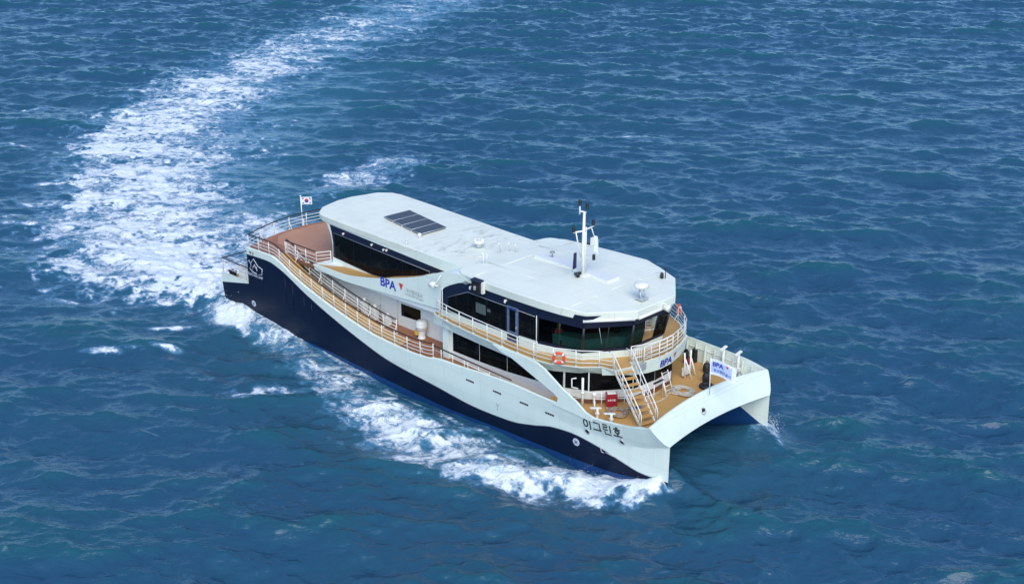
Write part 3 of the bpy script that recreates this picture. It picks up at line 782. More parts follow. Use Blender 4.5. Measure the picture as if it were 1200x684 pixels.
# upper aft cabin
mb = MB(); 
CY = 3.3
side = [(5.6, 5.05), (5.68, 6.4), (5.55, 7.1), (5.2, 7.75), (4.45, 8.25), (18.5, 8.0), (18.5, 5.05)]
for sgn in (-1, 1): mb.plate(side, sgn * CY, -sgn * .12)
mb.slab([(5.75, -3.2, 5.05), (5.75, 3.2, 5.05), (5.75, 3.2, 8.0), (5.75, -3.2, 8.0)], [(5.85, -3.2, 5.05), (5.85, 3.2, 5.05), (5.85, 3.2, 8.0), (5.85, -3.2, 8.0)])
mb.build("upper_aft_cabin", M['white'], ferry, .015)
for y in (-2.2, -.75, .75, 2.2):
    mb = MB(); mb.box((5.73, y, 6.5), (.05, 1.3, 1.7)); mb.build("window", M['glass'], ferry)
ZU = lambda x: 7.86 - .045 * (x - 5.4)
for sgn in (-1, 1):
    navy = [(5.72, 5.62), (5.78, 6.6), (5.66, 7.3), (5.5, 7.82), (16.9, 7.32), (15.6, 7.0), (13.2, 6.05), (11.2, 5.52), (10.2, 5.36), (9.4, 5.38)]
    mb = MB(); mb.plate(navy, sgn * (CY + .012), -sgn * .02); mb.build("navy_panel", M['navyp'], ferry)
    edge = [(5.95, 7.28), (15.2, 6.98)]
    def zlow(x): return interp([(5.9, 5.66), (9.5, 5.46), (10.3, 5.44), (11.3, 5.6), (13.2, 6.12), (15.3, 6.95)], x)
    xs_ = [5.95, 7.9, 9.6, 11.2, 12.7, 14.0, 15.1]
    for a, b in zip(xs_[:-1], xs_[1:]):
        a2, b2 = a + .03, b - .03
        zt = lambda x: 7.28 - .036 * (x - 5.95)
        xm = [a2 + (b2 - a2) * k / 4 for k in range(5)]
        poly = [(x, zlow(x)) for x in xm] + [(b2, max(zt(b2), zlow(b2) + .03)), (a2, zt(a2))]
        mb = MB(); mb.plate(poly, sgn * (CY + .026), -sgn * .02); mb.build("window", M['glass'], ferry)
    mb = MB(); mb.tube([(5.9, sgn * (CY + .04), 7.33), (15.25, sgn * (CY + .04), 7.0), (15.25, sgn * (CY + .04), 6.9)], .02, 5); mb.build("window_trim", M['grey'], ferry)

# ------------------------------------------------------------------ wheelhouse / forward lounge
facB = [(25.35, -4.40), (28.0, -3.66), (29.52, -1.42), (29.52, 1.42), (28.0, 3.66), (25.35, 4.40)]
facT = [(25.35, -4.52), (28.45, -3.95), (30.1, -1.62), (30.1, 1.62), (28.45, 3.95), (25.35, 4.52)]
def fz(z): t = (z - 5.15) / (7.85 - 5.15); return [(a[0] + (b[0] - a[0]) * t, a[1] + (b[1] - a[1]) * t) for a, b in zip(facB, facT)]
def facring(mb, z0, z1, inset=0.0, th=.08, mi=0):
    a, b = fz(z0), fz(z1)
    for i in range(len(a) - 1):
        p = [Vector((*a[i], z0)), Vector((*a[i + 1], z0)), Vector((*b[i + 1], z1)), Vector((*b[i], z1))]
        n = (p[1] - p[0]).cross(p[3] - p[0]).normalized()
        if n.x * 1 + n.y * p[0].y < 0: n = -n
        mb.slab([v + n * inset for v in p], [v + n * (inset - th) for v in p], mi)
mb = MB(); facring(mb, 5.1, 5.58, .03, .12); mb.build("wheelhouse_wall", M['white'], ferry)
mb = MB(); facring(mb, 5.58, 5.76, .022, .08); facring(mb, 7.16, 7.92, .022, .08); mb.build("navy_panel", M['navyp'], ferry)
a, b = fz(5.76), fz(7.16)
for i in range(5):
    p = [Vector((*a[i], 5.76)), Vector((*a[i + 1], 5.76)), Vector((*b[i + 1], 7.16)), Vector((*b[i], 7.16))]
    n = (p[1] - p[0]).cross(p[3] - p[0]).normalized()
    if n.x + n.y * p[0].y < 0: n = -n
    nb = 2 if i in (1, 3) else (3 if i == 2 else 2)
    for k in range(nb):
        s0, s1 = k / nb + .012, (k + 1) / nb - .012
        q = [p[0].lerp(p[1], s0), p[0].lerp(p[1], s1), p[3].lerp(p[2], s1), p[3].lerp(p[2], s0)]
        mb = MB(); mb.add([v + n * .005 for v in q], [(0, 1, 2, 3)]); mb.build("window", M['glass'] if i > 2 else M['pglass'], ferry)
        if k > 0:
            mb = MB(); mb.tube([p[0].lerp(p[1], k / nb) + n * .01, p[3].lerp(p[2], k / nb) + n * .01], .022, 6); mb.build("mullion", M['dark'], ferry)
    if i in (1, 2, 3):     # wipers
        mb = MB(); q0 = p[3].lerp(p[2], .3) + n * .05; q1 = p[0].lerp(p[1], .42) + n * .05; mb.tube([q0, q0.lerp(q1, .75)], .014, 5); mb.build("wiper", M['steel'], ferry)
for i in range(6):
    mb = MB(); mb.tube([Vector((*fz(5.7)[i], 5.7)), Vector((*fz(7.2)[i], 7.2))], .075, 8); mb.build("window_pillar", M['dark'], ferry)
# interior seen through the glass
mb = MB(); outline_to(mb, [(22.4, -4.3), (25.3, -4.3), (27.9, -3.5), (29.35, -1.35), (29.35, 1.35), (27.9, 3.5), (25.3, 4.3), (22.4, 4.3)], 5.16, 5.12); mb.build("wheelhouse_floor", M['dark'], ferry)
mb = MB(); mb.box((22.4, 0, 6.5), (.1, 8.6, 2.7)); mb.build("wheelhouse_bulkhead", M['dark'], ferry)
cons = [(25.9, -3.75), (27.75, -3.2), (29.0, -1.2), (29.0, 1.2), (27.75, 3.2), (27.1, 2.8), (28.2, .9), (28.2, -.9), (27.1, -2.6), (25.9, -3.1)]
mb = MB(); outline_to(mb, cons, 6.12, 5.16); mb.build("console", M['teal'], ferry)
for y, x in ((-1.0, 28.3), (.2, 28.5), (1.4, 28.2)):
    mb = MB(); mb.box((x, y, 6.3), (.12, .55, .38), ry=-.3); mb.build("monitor", M['dark'], ferry)
# side glazing of the lounge
def zside_top(x): return interp([(18.1, 6.40), (19.8, 7.16), (25.35, 7.14)], x)
def zside_bot(x): return interp([(18.1, 5.62), (23, 5.70), (25.35, 5.80)], x)
for sgn in (-1, 1):
    for a, b in ((18.13, 19.8), (19.84, 21.4), (21.44, 22.9), (24.0, 25.32)):
        poly = [(a, zside_bot(a)), (b, zside_bot(b)), (b, zside_top(b)), (a, zside_top(a))]
        mb = MB(); mb.plate(poly, sgn * (YS + .026), -sgn * .02); mb.build("window", M['glass'], ferry)
    mb = MB(); mb.tube([(18.1, sgn * (YS + .03), 6.42), (19.8, sgn * (YS + .03), 7.19), (25.35, sgn * (YS + .03), 7.17)], .02, 5); mb.build("window_trim", M['grey'], ferry)
    mb = MB(); mb.plate([(17.5, 5.12), (23.05, 5.12), (23.05, 5.54), (17.5, 5.50)], sgn * (YS + .06), -sgn * .03); mb.plate([(24.0, 5.12), (25.45, 5.12), (25.45, 5.74), (24.0, 5.68)], sgn * (YS + .06), -sgn * .03)
    mb.build("white_dado", M['white'], ferry)
    # door
    mb = MB(); mb.box((23.5, sgn * (YS + .03), 6.2), (.86, .05, 2.14)); d = mb.build("door", plain("door_blue_grey", (.11, .15, .24), .4), ferry, label="slim blue grey side door")
    mb = MB(); mb.box((23.5, sgn * (YS + .058), 6.45), (.46, .03, 1.3)); mb.build("door_window", M['glass'], d)
    mb = MB(); mb.box((23.5, sgn * (YS + .06), 7.12), (.62, .02, .16)); mb.build("door_header", M['doorb'], d)
    mb = MB(); mb.box((23.5, sgn * (YS + .06), 5.45), (.62, .02, .36)); mb.build("kick_plate", M['navyp'], d)
    mb = MB(); mb.box((23.82, sgn * (YS + .08), 6.1), (.04, .08, .16)); mb.build("handle", M['steel'], d)
mb = MB(); mb.box((20.9, -(YS + .03), 6.45), (.82, .012, .62)); mb.box((21.56, -(YS + .03), 6.52), (.26, .012, .2)); mb.build("notice_board", plain("grey_notice", (.075, .10, .095), .5), ferry)

# ------------------------------------------------------------------ roofs
def roofslab(name, outline, zfun, th, mat, under=.35, seg=1):
    mb = MB(); n = len(outline); cx = sum(p[0] for p in outline) / n; cy = 0
    top = [(x, y, zfun(x, y)) for x, y in outline]
    ins = [(x + (cx - x) * .012 * 0 , y * .985, zfun(x, y) - th) for x, y in outline]
    mb.add(top + ins, [(i, n + i, n + (i + 1) % n, (i + 1) % n) for i in range(n)], 0)
    mb.add(ins, [tuple(range(n))[::-1]], 0)
    # cambered top: concentric rings
    rings = [top]
    for s in (.75, .5, .25):
        rings.append([(cx + (x - cx) * s, y * s, zfun(cx + (x - cx) * s, y * s)) for x, y in outline])
    vs = [p for r in rings for p in r] + [(cx, 0, zfun(cx, 0))]
    fs = []
    for k in range(3):
        fs += [(k * n + i, k * n + (i + 1) % n, (k + 1) * n + (i + 1) % n, (k + 1) * n + i) for i in range(n)]
    fs += [(3 * n + i, 3 * n + (i + 1) % n, 4 * n) for i in range(n)]
    mb.add(vs, fs, 0, True)
    return mb.build(name, mat, ferry, .03, autosmooth=35)
half = [(19.4, 3.2), (18.5, 3.22), (12, 3.36), (7.5, 3.42), (4.9, 3.40), (4.25, 3.2), (3.6, 2.4), (3.2, 1.5), (3.0, .6)]
roofslab("aft_roof", [(x, -y) for x, y in half] + [(x, y) for x, y in half[::-1]], lambda x, y: 8.32 - .024 * (x - 4.5) + .10 * (1 - (y / 3.4) ** 2) - (.10 if x < 3.4 else 0), .42, M['aroof'])
halff = [(18.3, 3.45), (18.75, 4.12), (19.3, 4.45), (21, 4.60), (23.5, 4.72), (25.7, 4.74), (27, 4.42), (28.5, 3.88), (30.25, 1.66)]
zf = lambda x, y: interp([(18, 8.12), (20, 8.20), (25.7, 8.32), (28.5, 8.06), (30.3, 7.98)], x) + .14 * (1 - min(1, abs(y) / 4.7) ** 2)
roofslab("wheelhouse_roof", [(x, -y) for x, y in halff] + [(x, y) for x, y in halff[::-1]], zf, .50, M['roof'])
# roof seams
mb = MB()
for y in (-2.4, 2.4):
    mb.tube([(19.2, y * .9, zf(19.2, y) + .005), (23, y, zf(23, y) + .005), (27.6, y * .8, zf(27.6, y) + .005)], .03, 4)
mb.tube([(20.2, -4.2, zf(20.2, -4.2)), (20.2, 0, zf(20.2, 0)), (20.2, 4.2, zf(20.2, 4.2))], .03, 4)
mb.tube([(27.4, -3.9, zf(27.4, -3.9)), (27.4, 0, zf(27.4, 0)), (27.4, 3.9, zf(27.4, 3.9))], .025, 4)
mb.build("roof_seam", M['roof'], ferry)
# low raised slab on the roof beside the mast foot
mb = MB(); outline_to(mb, [(20.6, .25), (24.6, .1), (26.7, -.1), (26.7, 1.0), (24.8, 1.1), (20.6, 1.0)], 8.50, 8.3); mb.build("raised_slab", M['wall'], ferry, .02)
# rolled sun visors at the front windows
for (p, q) in (((28.35, -3.98), (30.15, -1.72)), ((30.22, -1.5), (30.22, 1.45))):
    mb = MB(); mb.tube([(*p, 7.62), (*q, 7.62)], .09, 10); mb.build("sun_visor", M['rail'], ferry)

# ------------------------------------------------------------------ balcony round the wheelhouse
bs_t = [(16.95, -4.62), (17.3, -4.78), (19.0, -5.06), (21.4, -5.28), (24.4, -5.46), (26.0, -5.46), (27.1, -5.28), (28.64, -4.48), (29.5, -3.55)]
bs_b = [(16.95, -4.60), (17.3, -4.66), (19.1, -4.80), (21.4, -4.96), (24.0, -5.08), (26.0, -5.0), (26.9, -4.72), (28.13, -3.92), (29.2, -2.9)]
bf_t = [(30.25, -2.0), (30.7, -1.0), (30.86, 0), (30.8, 1.0), (30.5, 2.1), (30.05, 3.2)]
bf_b = [(30.1, -1.85), (30.55, -.95), (30.72, 0), (30.66, 1.0), (30.36, 2.1), (29.92, 3.2)]
bt = bs_t + bf_t + [(x, -y) for x, y in bs_t[::-1]]; bb = bs_b + bf_b + [(x, -y) for x, y in bs_b[::-1]]
mb = MB(); mb.slab([(x, y, 5.12) for x, y in bt], [(x, y, 4.46 - .18 * sstep(x, 28.4, 30)) for x, y in bb], 0)
mb.build("balcony", M['white'], ferry, .02)
def inset(pts, d): return [(x - d * .8 if x > 28 else x, y - math.copysign(d, y) if abs(y) > 1.5 else y) for x, y in pts]
mb = MB(); outline_to(mb, inset(bt, .10), 5.135, 5.10); mb.build("balcony_floor", M['tan'], ferry)
# diagonal strut between balcony and ship's side
for sgn in (-1, 1):
    poly = [(22.8, 5.09), (25.4, 5.09), (26.3, 5.02), (26.9, 4.82), (27.5, 4.48), (28.3, 4.04), (29.3, 3.62), (29.95, 3.22), (30.5, 3.10), (30.4, 2.8), (27.5, 2.9), (27.88, 3.2), (27.92, 3.4), (27.6, 3.58), (25.0, 4.48), (24.4, 4.68), (23.6, 4.80)]
    mb = MB(); mb.plate(poly, sgn * 5.475, -sgn * .12); mb.build("side_strut", M['white'], ferry, .02)

# ------------------------------------------------------------------ railings
def resample(pts, n):
    P = [Vector(p) for p in pts]; d = [0]
    for a, b in zip(P[:-1], P[1:]): d.append(d[-1] + (b - a).length)
    out = []
    for k in range(n):
        s = d[-1] * k / (n - 1)
        i = 0
        while i < len(P) - 2 and d[i + 1] < s: i += 1
        t = (s - d[i]) / max(1e-6, d[i + 1] - d[i]); out.append(P[i].lerp(P[i + 1], min(1, t)))
    return out, d[-1]
POST = {}
def post_mesh(h):
    key = round(h, 2)
    if key not in POST:
        mb = MB(); mb.tube([(0, 0, 0), (0, 0, h)], .030, 8); mb.box((0, 0, .012), (.14, .14, .024))
        o = mb.build("post", M['rail']); POST[key] = o.data; bpy.data.objects.remove(o)
        mb = MB(); mb.tube([(0, 0, 0), (0, 0, h)], .030, 8); mb.box((0, 0, .012), (.14, .14, .024)); mb.tube([(0, .28, 0), (0, .02, .5)], .024, 6)
        o = mb.build("post", M['rail']); POST[(key, 1)] = o.data; bpy.data.objects.remove(o)
    return POST[key], POST[(key, 1)]
def railing(pts, h=.94, bars=3, spacing=1.25, top='hand', smooth_n=None, ends=True, inner=None, r=.020):
    n0 = smooth_n or 60
    line, length = resample(pts, n0)
    mb = MB()
    for k in range(bars):
        z = h * (k + 1) / (bars + 1)
        mb.tube([p + Vector((0, 0, z)) for p in line], r, 6, 0)
    if top == 'hand': mb.tube([p + Vector((0, 0, h)) for p in line], .042, 8, 1)
    else: mb.tube([p + Vector((0, 0, h)) for p in line], .027, 8, 0)
    ro = mb.build("railing", [M['rail'], M['hand']], ferry)
    npost = max(2, round(length / spacing) + 1)
    ps, _ = resample(pts, npost)
    pm, pmb = post_mesh(h)
    for i, p in enumerate(ps):
        if not ends and i in (0, npost - 1): continue
        o = bpy.data.objects.new("post", pmb if i % 2 and inner is not None else pm); COL.objects.link(o); o.parent = ro
        o.location = p
        if inner is not None:
            a = ps[max(0, i - 1)]; b = ps[min(npost - 1, i + 1)]; t = (b - a); ang = math.atan2(t.y, t.x)
            o.rotation_euler = (0, 0, ang + (0 if inner > 0 else math.pi))
    return ro

def gun(x, sgn=-1, dy=.09): return (x, sgn * (hull_y(min(x, 34.2), sinterp(SHEER, x)) - dy), sinterp(SHEER, x) + .035)
for sgn in (-1, 1):
    railing([gun(-1.15 + (17.6 + 1.15) * k / 70, sgn) for k in range(71)], .93, 3, 1.16, smooth_n=90, inner=-sgn)
    # lower run beside the forward cabin, its dark handrail meets the rising bulwark
    z0 = 3.36
    mb = MB(); line = [(17.6, sgn * 5.27, 3.40), (20, sgn * 5.29, 3.33), (24.2, sgn * 5.32, 3.24)]
    mb.tube(line, .042, 8, 1); mb.tube([(p[0], p[1], p[2] - .25) for p in line[:2]] + [(22.4, sgn * 5.3, 3.02)], .02, 6, 0)
    ro = mb.build("railing", [M['rail'], M['hand']], ferry)
    pm, _ = post_mesh(.75)
    for x in (18.3, 19.3, 20.3, 20.6, 21.5, 22.4, 23.3):
        mb2 = MB(); zt = interp([(17.6, 3.40), (20, 3.33), (24.2, 3.24)], x); zb = sinterp(SHEER, x) + .03
        mb2.tube([(x, sgn * 5.29, zb - .05), (x, sgn * 5.29, zt)], .028, 7); mb2.build("post", M['rail'], ro)
# rail round the aft deck
railing([(x, y * .985, 5.06) for x, y in aft_edge], .93, 3, 1.45, smooth_n=60, inner=-1)
for sgn in (-1, 1):
    # level rail along the deck edge and across to the cabin, sloping rail down the inside of the walkway
    railing([(1.75, sgn * 4.27, 5.06), (5.15, sgn * 4.27, 5.06)], 1.0, 3, 1.1)
    railing([(5.15, sgn * 4.27, 5.06), (5.58, sgn * 3.4, 5.06)], .95, 3, 1.1, top='w')
    def zi(x): return max(2.215, sinterp(SHEER, x) - .02)
    railing([(1.85 + (13.0 - 1.85) * k / 40, sgn * 4.22, .10 + zi(1.85 + (13.0 - 1.85) * k / 40)) for k in range(41)], .95, 3, 1.22, inner=sgn)
# balcony rails
bal = [(x, y + .07, 5.13) for x, y in bs_t[:-1]]
sb = [(17.45, -4.60, 5.13)] + [(x - (.06 if x > 28 else 0), y + .08, 5.13) for x, y in bs_t[1:]]
for sgn in (-1, 1):
    if sgn < 0: railing([(x, y, z) for x, y, z in sb[:-1]] + [(29.35, -3.72, 5.13)], .95, 3, 1.25, top='w', smooth_n=80, inner=1)
    else: railing([(x, -y, z) for x, y, z in sb[:-1]] + [(29.4, 3.75, 5.13)] + [(x - .08, y, 5.13) for x, y in bf_t[::-1]] , .95, 3, 1.3, top='w', smooth_n=90, inner=-1)
# short gate panel beside the stair head
railing([(29.35, -3.72, 5.13), (30.1, -3.42, 5.13)], .95, 3, .75, top='w')
# stern platform rails
for sgn in (-1, 1):
    railing([(-1.4, sgn * 5.22, 2.52), (-4.5, sgn * 5.22, 2.52)], 1.0, 2, 2.6)
railing([(-4.5, -5.22, 2.02), (-4.5, 5.22, 2.02)], 1.5, 2, 2.0)

# ------------------------------------------------------------------ stair from the balcony to the bow deck
stair = MB()
A0, B0 = Vector((30.20, -3.42, 5.10)), Vector((30.58, -2.42, 5.10))
A1, B1 = Vector((32.62, -4.02, 2.74)), Vector((32.86, -3.06, 2.74))
def board(a, b, w=.05, h=.2):
    d = (b - a); n = Vector((d.y, -d.x, 0)).normalized() * w / 2; u = Vector((0, 0, h / 2))
    stair.slab([a - n + u, a + n + u, b + n + u, b - n + u], [a - n - u, a + n - u, b + n - u, b - n - u], 0)
board(A0, A1); board(B0, B1)
for a, b, off in ((A0, A1, Vector((0, -.06, 0))), (B0, B1, Vector((0, .06, 0)))):
    up = Vector((0, 0, .92)); um = Vector((0, 0, .5))
    stair.tube([a + Vector((-.5, .1, .95)), a + up + off, b + up + off, b + Vector((.12, -.03, .7)) + off, b + Vector((.1, -.03, .03)) + off], .03, 8)
    stair.tube([a + um + off, b + um + off], .022, 6)
    for t in (0.02, .34, .66, .97):
        p = a.lerp(b, t) + off; stair.tube([p, p + up], .026, 6)
stair_o = stair.build("stairway", M['rail'], ferry)
ts = 9
for k in range(ts):
    t = (k + .6) / ts
    a, b = A0.lerp(A1, t), B0.lerp(B1, t); d = (b - a); n = Vector((d.y, -d.x, 0)).normalized() * .14
    mb = MB(); u = Vector((0, 0, .02))
    mb.slab([a - n + u, b - n + u, b + n + u, a + n + u], [a - n - u, b - n - u, b + n - u, a + n - u]); mb.build("tread", M['tan'], stair_o)
mb = MB(); mb.slab([(29.4, -3.6, 5.13), (30.3, -3.5, 5.13), (30.66, -2.38, 5.13), (30.25, -1.95, 5.13), (29.4, -2.2, 5.13)], [(29.4, -3.5, 4.6), (30.1, -3.3, 4.75), (30.45, -2.4, 4.75), (30.1, -2.0, 4.6), (29.4, -2.2, 4.6)]); mb.build("stair_landing", M['white'], ferry, .01)
mb = MB(); mb.slab([(29.42, -3.5, 5.14), (30.2, -3.42, 5.14), (30.56, -2.4, 5.14), (30.2, -2.05, 5.14), (29.42, -2.2, 5.14)], [(29.42, -3.5, 5.12), (30.2, -3.42, 5.12), (30.56, -2.4, 5.12), (30.2, -2.05, 5.12), (29.42, -2.2, 5.12)]); mb.build("landing_floor", M['tan'], ferry)
# gate frame on the port side of the stair head
mb = MB()
mb.tube([(30.62, -2.2, 5.14), (30.62, -2.2, 6.1), (30.72, -1.6, 6.1), (30.72, -1.6, 5.14)], .028, 7); mb.tube([(30.62, -2.2, 5.6), (30.72, -1.6, 5.6)], .02, 6)
for k in (1, 2, 3): mb.tube([(30.62 + .1 * k / 4, -2.2 + .6 * k / 4, 5.14), (30.62 + .1 * k / 4, -2.2 + .6 * k / 4, 6.1)], .015, 5)
mb.build("gate", M['rail'], ferry)
railing([(30.72, -1.55, 5.13), (30.80, -.6, 5.13), (30.84, .1, 5.13), (30.78, .9, 5.13)], .95, 3, 1.2, top='w')
# sheet metal board fixed beside the gate
mb = MB(); mb.box((30.86, -1.75, 4.98), (.03, .62, .42), rz=.18); mb.build("name_board", M['steel'], ferry)

# ------------------------------------------------------------------ mast and roof gear
mast_x, mast_y = 25.0, -.28
mast = MB(); mast.tube([(mast_x, mast_y, 8.35), (mast_x, mast_y, 10.2), (mast_x + .04, mast_y, 12.3)], [.13, .10, .075], 12)
mast.box((mast_x, mast_y, 8.52), (.6, .6, .12))
mast.tube([(mast_x - .1, mast_y + .3, 8.5), (mast_x - .05, mast_y + .26, 11.3)], .06, 8)
mast_o = mast.build("mast", M['rail'], ferry)
mb = MB(); mb.tube([(mast_x - .1, mast_y - .75, 11.2), (mast_x - .05, mast_y, 11.12), (mast_x + .1, mast_y + .8, 11.3)], .05, 8); mb.tube([(mast_x - .1, mast_y - .55, 11.2), (mast_x - .05, mast_y - .15, 9.6)], .04, 6); mb.tube([(mast_x + .05, mast_y + .6, 11.25), (mast_x + .2, mast_y + .75, 10.6)], .03, 6); mb.tube([(mast_x, mast_y - .35, 12.4), (mast_x, mast_y + .2, 12.2)], .05, 8); mb.tube([(mast_x, mast_y - .35, 12.2), (mast_x, mast_y - .35, 12.75)], .045, 8)
mb.build("yardarm", M['rail'], mast_o)
for dx, dy, z in ((0, -.35, 12.72), (.1, .15, 12.42), (-.1, -.72, 11.22), (.1, .72, 11.34), (.25, .65, 9.3)):
    mb = MB(); mb.lathe([(.07, 0), (.10, .02), (.10, .09), (.085, .10), (.095, .17), (.095, .27), (.08, .32), (.03, .35)], (mast_x + dx, mast_y + dy, z), 12); mb.build("navigation_lamp", M['black'], mast_o)
mb = MB(); mb.lathe([(.02, 0), (.08, .08), (.13, .25), (.19, .36), (.20, .40)], (24.65, -.65, 8.6), 14, axis='X'); mb.build("horn", M['dark'], mast_o)
mb = MB(); mb.box((mast_x + .2, mast_y + .7, 10.45), (.12, .5, .42)); mb.build("loudhailer", M['rail'], mast_o)
# radome on bracket at the front of the roof
mb = MB(); mb.box((29.45, -.35, 8.28), (.55, .55, .08)); mb.tube([(29.25, -.35, 8.25), (29.3, -.35, 8.85)], .06, 8); mb.tube([(29.6, -.55, 8.25), (29.4, -.5, 8.8)], .035, 6); mb.tube([(29.6, -.15, 8.25), (29.4, -.2, 8.8)], .035, 6)
rb = mb.build("radar_bracket", M['steel'], ferry)
mb = MB(); mb.lathe([(.34, 0), (.42, .05), (.44, .16), (.40, .27), (.25, .33), (.05, .345)], (29.35, -.3, 8.85), 20); mb.build("radome", M['rail'], rb)
# searchlight at the roof's front edge
mb = MB(); mb.tube([(30.1, .55, 7.95), (30.42, .6, 7.9), (30.42, .6, 7.72)], .04, 7); mb.lathe([(.05, -.2), (.17, -.14), (.2, .1), (.21, .2)], (30.48, .6, 7.72), 14, axis='X'); mb.build("searchlight", M['rail'], ferry)
mb = MB(); mb.lathe([(.09, 0), (.11, .05), (.1, .3), (.04, .36)], (28.1, 3.1, 8.2), 10); mb.tube([(28.2, 3.3, 8.15), (28.2, 3.3, 8.75)], .025, 6); mb.lathe([(.05, 0), (.06, .16)], (28.2, 3.3, 8.7), 8); mb.build("deck_lamp", M['dark'], ferry)
# searchlight on the side panel
for sgn in (-1, 1):
    mb = MB(); mb.tube([(17.55, sgn * 4.62, 7.0), (17.6, sgn * 5.0, 7.15)], .04, 7); mb.tube([(17.7, sgn * 4.62, 7.75), (17.55, sgn * 5.0, 7.2)], .03, 6); mb.lathe([(.06, -.22), (.18, -.15), (.2, .18), (.19, .2)], (17.35, sgn * 5.05, 7.18), 14, axis='X'); mb.build("searchlight", M['rail'], ferry)
    mb = MB(); mb.tube([(18.2, sgn * 5.02, 4.7), (18.2, sgn * 5.02, 7.2)], .02, 6); mb.build("whip_aerial", M['rail'], ferry)
    mb = MB(); mb.tube([(26.2, sgn * 5.38, 5.0), (26.2, sgn * 5.38, 7.75)], .022, 6); mb.build("whip_aerial", M['rail'], ferry)
    # navigation light housing (black screen box) hanging off the roof edge
    mb = MB(); mb.box((20.9, sgn * 4.78, 7.88), (.62, .30, .78)); mb.slab([(20.5, sgn * 4.96, 8.28), (21.3, sgn * 4.96, 8.28), (21.3, sgn * 4.6, 8.34), (20.5, sgn * 4.6, 8.34)], [(20.5, sgn * 4.96, 8.24), (21.3, sgn * 4.96, 8.24), (21.3, sgn * 4.6, 8.28), (20.5, sgn * 4.6, 8.28)])
    so = mb.build("sidelight_screen", M['dark'], ferry)
    mb = MB(); mb.lathe([(.08, -.12), (.09, -.1), (.09, .1), (.08, .12)], (20.9, sgn * 4.96, 7.86), 10); mb.build("sidelight", M['grey'], so)
    mb = MB(); mb.box((21.32, sgn * 4.70, 7.9), (.14, .2, .7)); mb.build("screen_bracket", M['rail'], so)
    # small flood lamps and cameras on the navy bands
    for x, z in ((20.15, 7.62), (20.45, 7.5), (23.0, 7.55)):
        mb = MB(); mb.box((x, sgn * (YS + .10), z), (.10, .14, .10)); mb.lathe([(.055, 0), (.065, .08), (.05, .16)], (x, sgn * (YS + .16), z - .14), 8); mb.build("flood_lamp", M['rail'], ferry)
    mb = MB(); mb.box((19.75, sgn * (YS + .1), 7.78), (.2, .2, .14)); mb.tube([(19.6, sgn * (YS + .1), 7.75), (20.0, sgn * (YS + .25), 7.95)], .03, 6); mb.build("bracket_lamp", M['grey'], ferry)
    mb = MB(); mb.box((20.75, sgn * (YS + .12), 7.48), (.6, .1, .05)); mb.build("cable_tray", M['rail'], ferry)
    for x, z in ((7.0, 7.55), (9.85, 7.48), (11.0, 7.42), (11.3, 7.46)):
        mb = MB(); mb.box((x, sgn * (CY + .10), z), (.10, .12, .07)); mb.lathe([(.04, 0), (.05, .11)], (x, sgn * (CY + .12), z - .11), 8); mb.build("flood_lamp", M['rail'], ferry)
# vents, posts and aerials on the roof
mb = MB(); mb.lathe([(.16, 0), (.16, .2), (.34, .24), (.36, .34), (.3, .38), (.1, .42)], (16.5, -.35, 8.2), 16)
for k in range(8): mb.lathe([(.07, 0), (.075, .07), (.04, .1)], (16.5 + .27 * math.cos(k * .785), -.35 + .27 * math.sin(k * .785), 8.55), 7)
mb.build("roof_ventilator", M['rail'], ferry)
for x, y in ((18.1, -.1), (18.55, .3), (19.0, .42)):
    mb = MB(); mb.tube([(x, y, 8.2), (x, y, 8.68), (x + .03, y - .06, 8.78), (x + .06, y - .16, 8.78), (x + .08, y - .22, 8.70)], .045, 7); mb.build("gooseneck_vent", M['rail'], ferry)
mb = MB(); mb.tube([(19.05, -2.45, 8.2), (19.05, -2.45, 8.8), (18.95, -2.5, 8.95)], .05, 7); mb.tube([(18.75, -2.7, 8.2), (18.75, -2.7, 8.65), (19.0, -2.5, 8.65)], .02, 6); mb.tube([(19.2, -2.3, 8.2), (19.2, -2.3, 8.9)], .02, 6); mb.build("antenna_frame", M['rail'], ferry)
mb = MB(); mb.lathe([(.03, 0), (.03, .35), (.16, .38), (.16, .44), (.05, .47)], (21.7, .7, 8.42), 12); mb.build("satellite_receiver", M['grey'], ferry)
mb = MB(); mb.lathe([(.08, 0), (.09, .1), (.13, .14), (.11, .25), (.03, .3)], (12.6, -1.75, 8.2), 10); mb.build("vent_cap", M['rail'], ferry)
mb = MB(); mb.tube([(13.0, -3.2, 8.05), (13.0, -3.2, 8.5)], .03, 6); mb.lathe([(.06, 0), (.07, .12)], (13.0, -3.2, 8.45), 8); mb.build("deck_lamp", M['rail'], ferry)
# solar panels
q = [Vector((8.28, -1.0)), Vector((8.38, 1.12)), Vector((12.6, .55)), Vector((12.5, -1.55))]
for k in range(4):
    s0, s1 = k / 4 + .006, (k + 1) / 4 - .006
    a, b = q[0].lerp(q[3], s0), q[0].lerp(q[3], s1); c_, d = q[1].lerp(q[2], s1), q[1].lerp(q[2], s0)
    mb = MB()
    zz = 8.47 - .002 * k
    zb = lambda p: 8.46 - .024 * (p.x - 8)
    mb.slab([(p.x, p.y, zb(p)) for p in (a, b, c_, d)], [(p.x, p.y, zb(p) - .04) for p in (a, b, c_, d)], 0)
    po = mb.build("solar_panel", M['solar'], ferry)
    mb = MB(); ring = [(p.x, p.y, zb(p) - .01) for p in (a, b, c_, d)]; mb.tube(ring, .022, 5, closed=True); mb.tube([(a.x, a.y, zb(a) - .05), (a.x, a.y, 8.2)], .02, 5); mb.tube([(b.x, b.y, zb(b) - .05), (b.x, b.y, 8.1)], .02, 5); mb.build("frame", M['steel'], po)

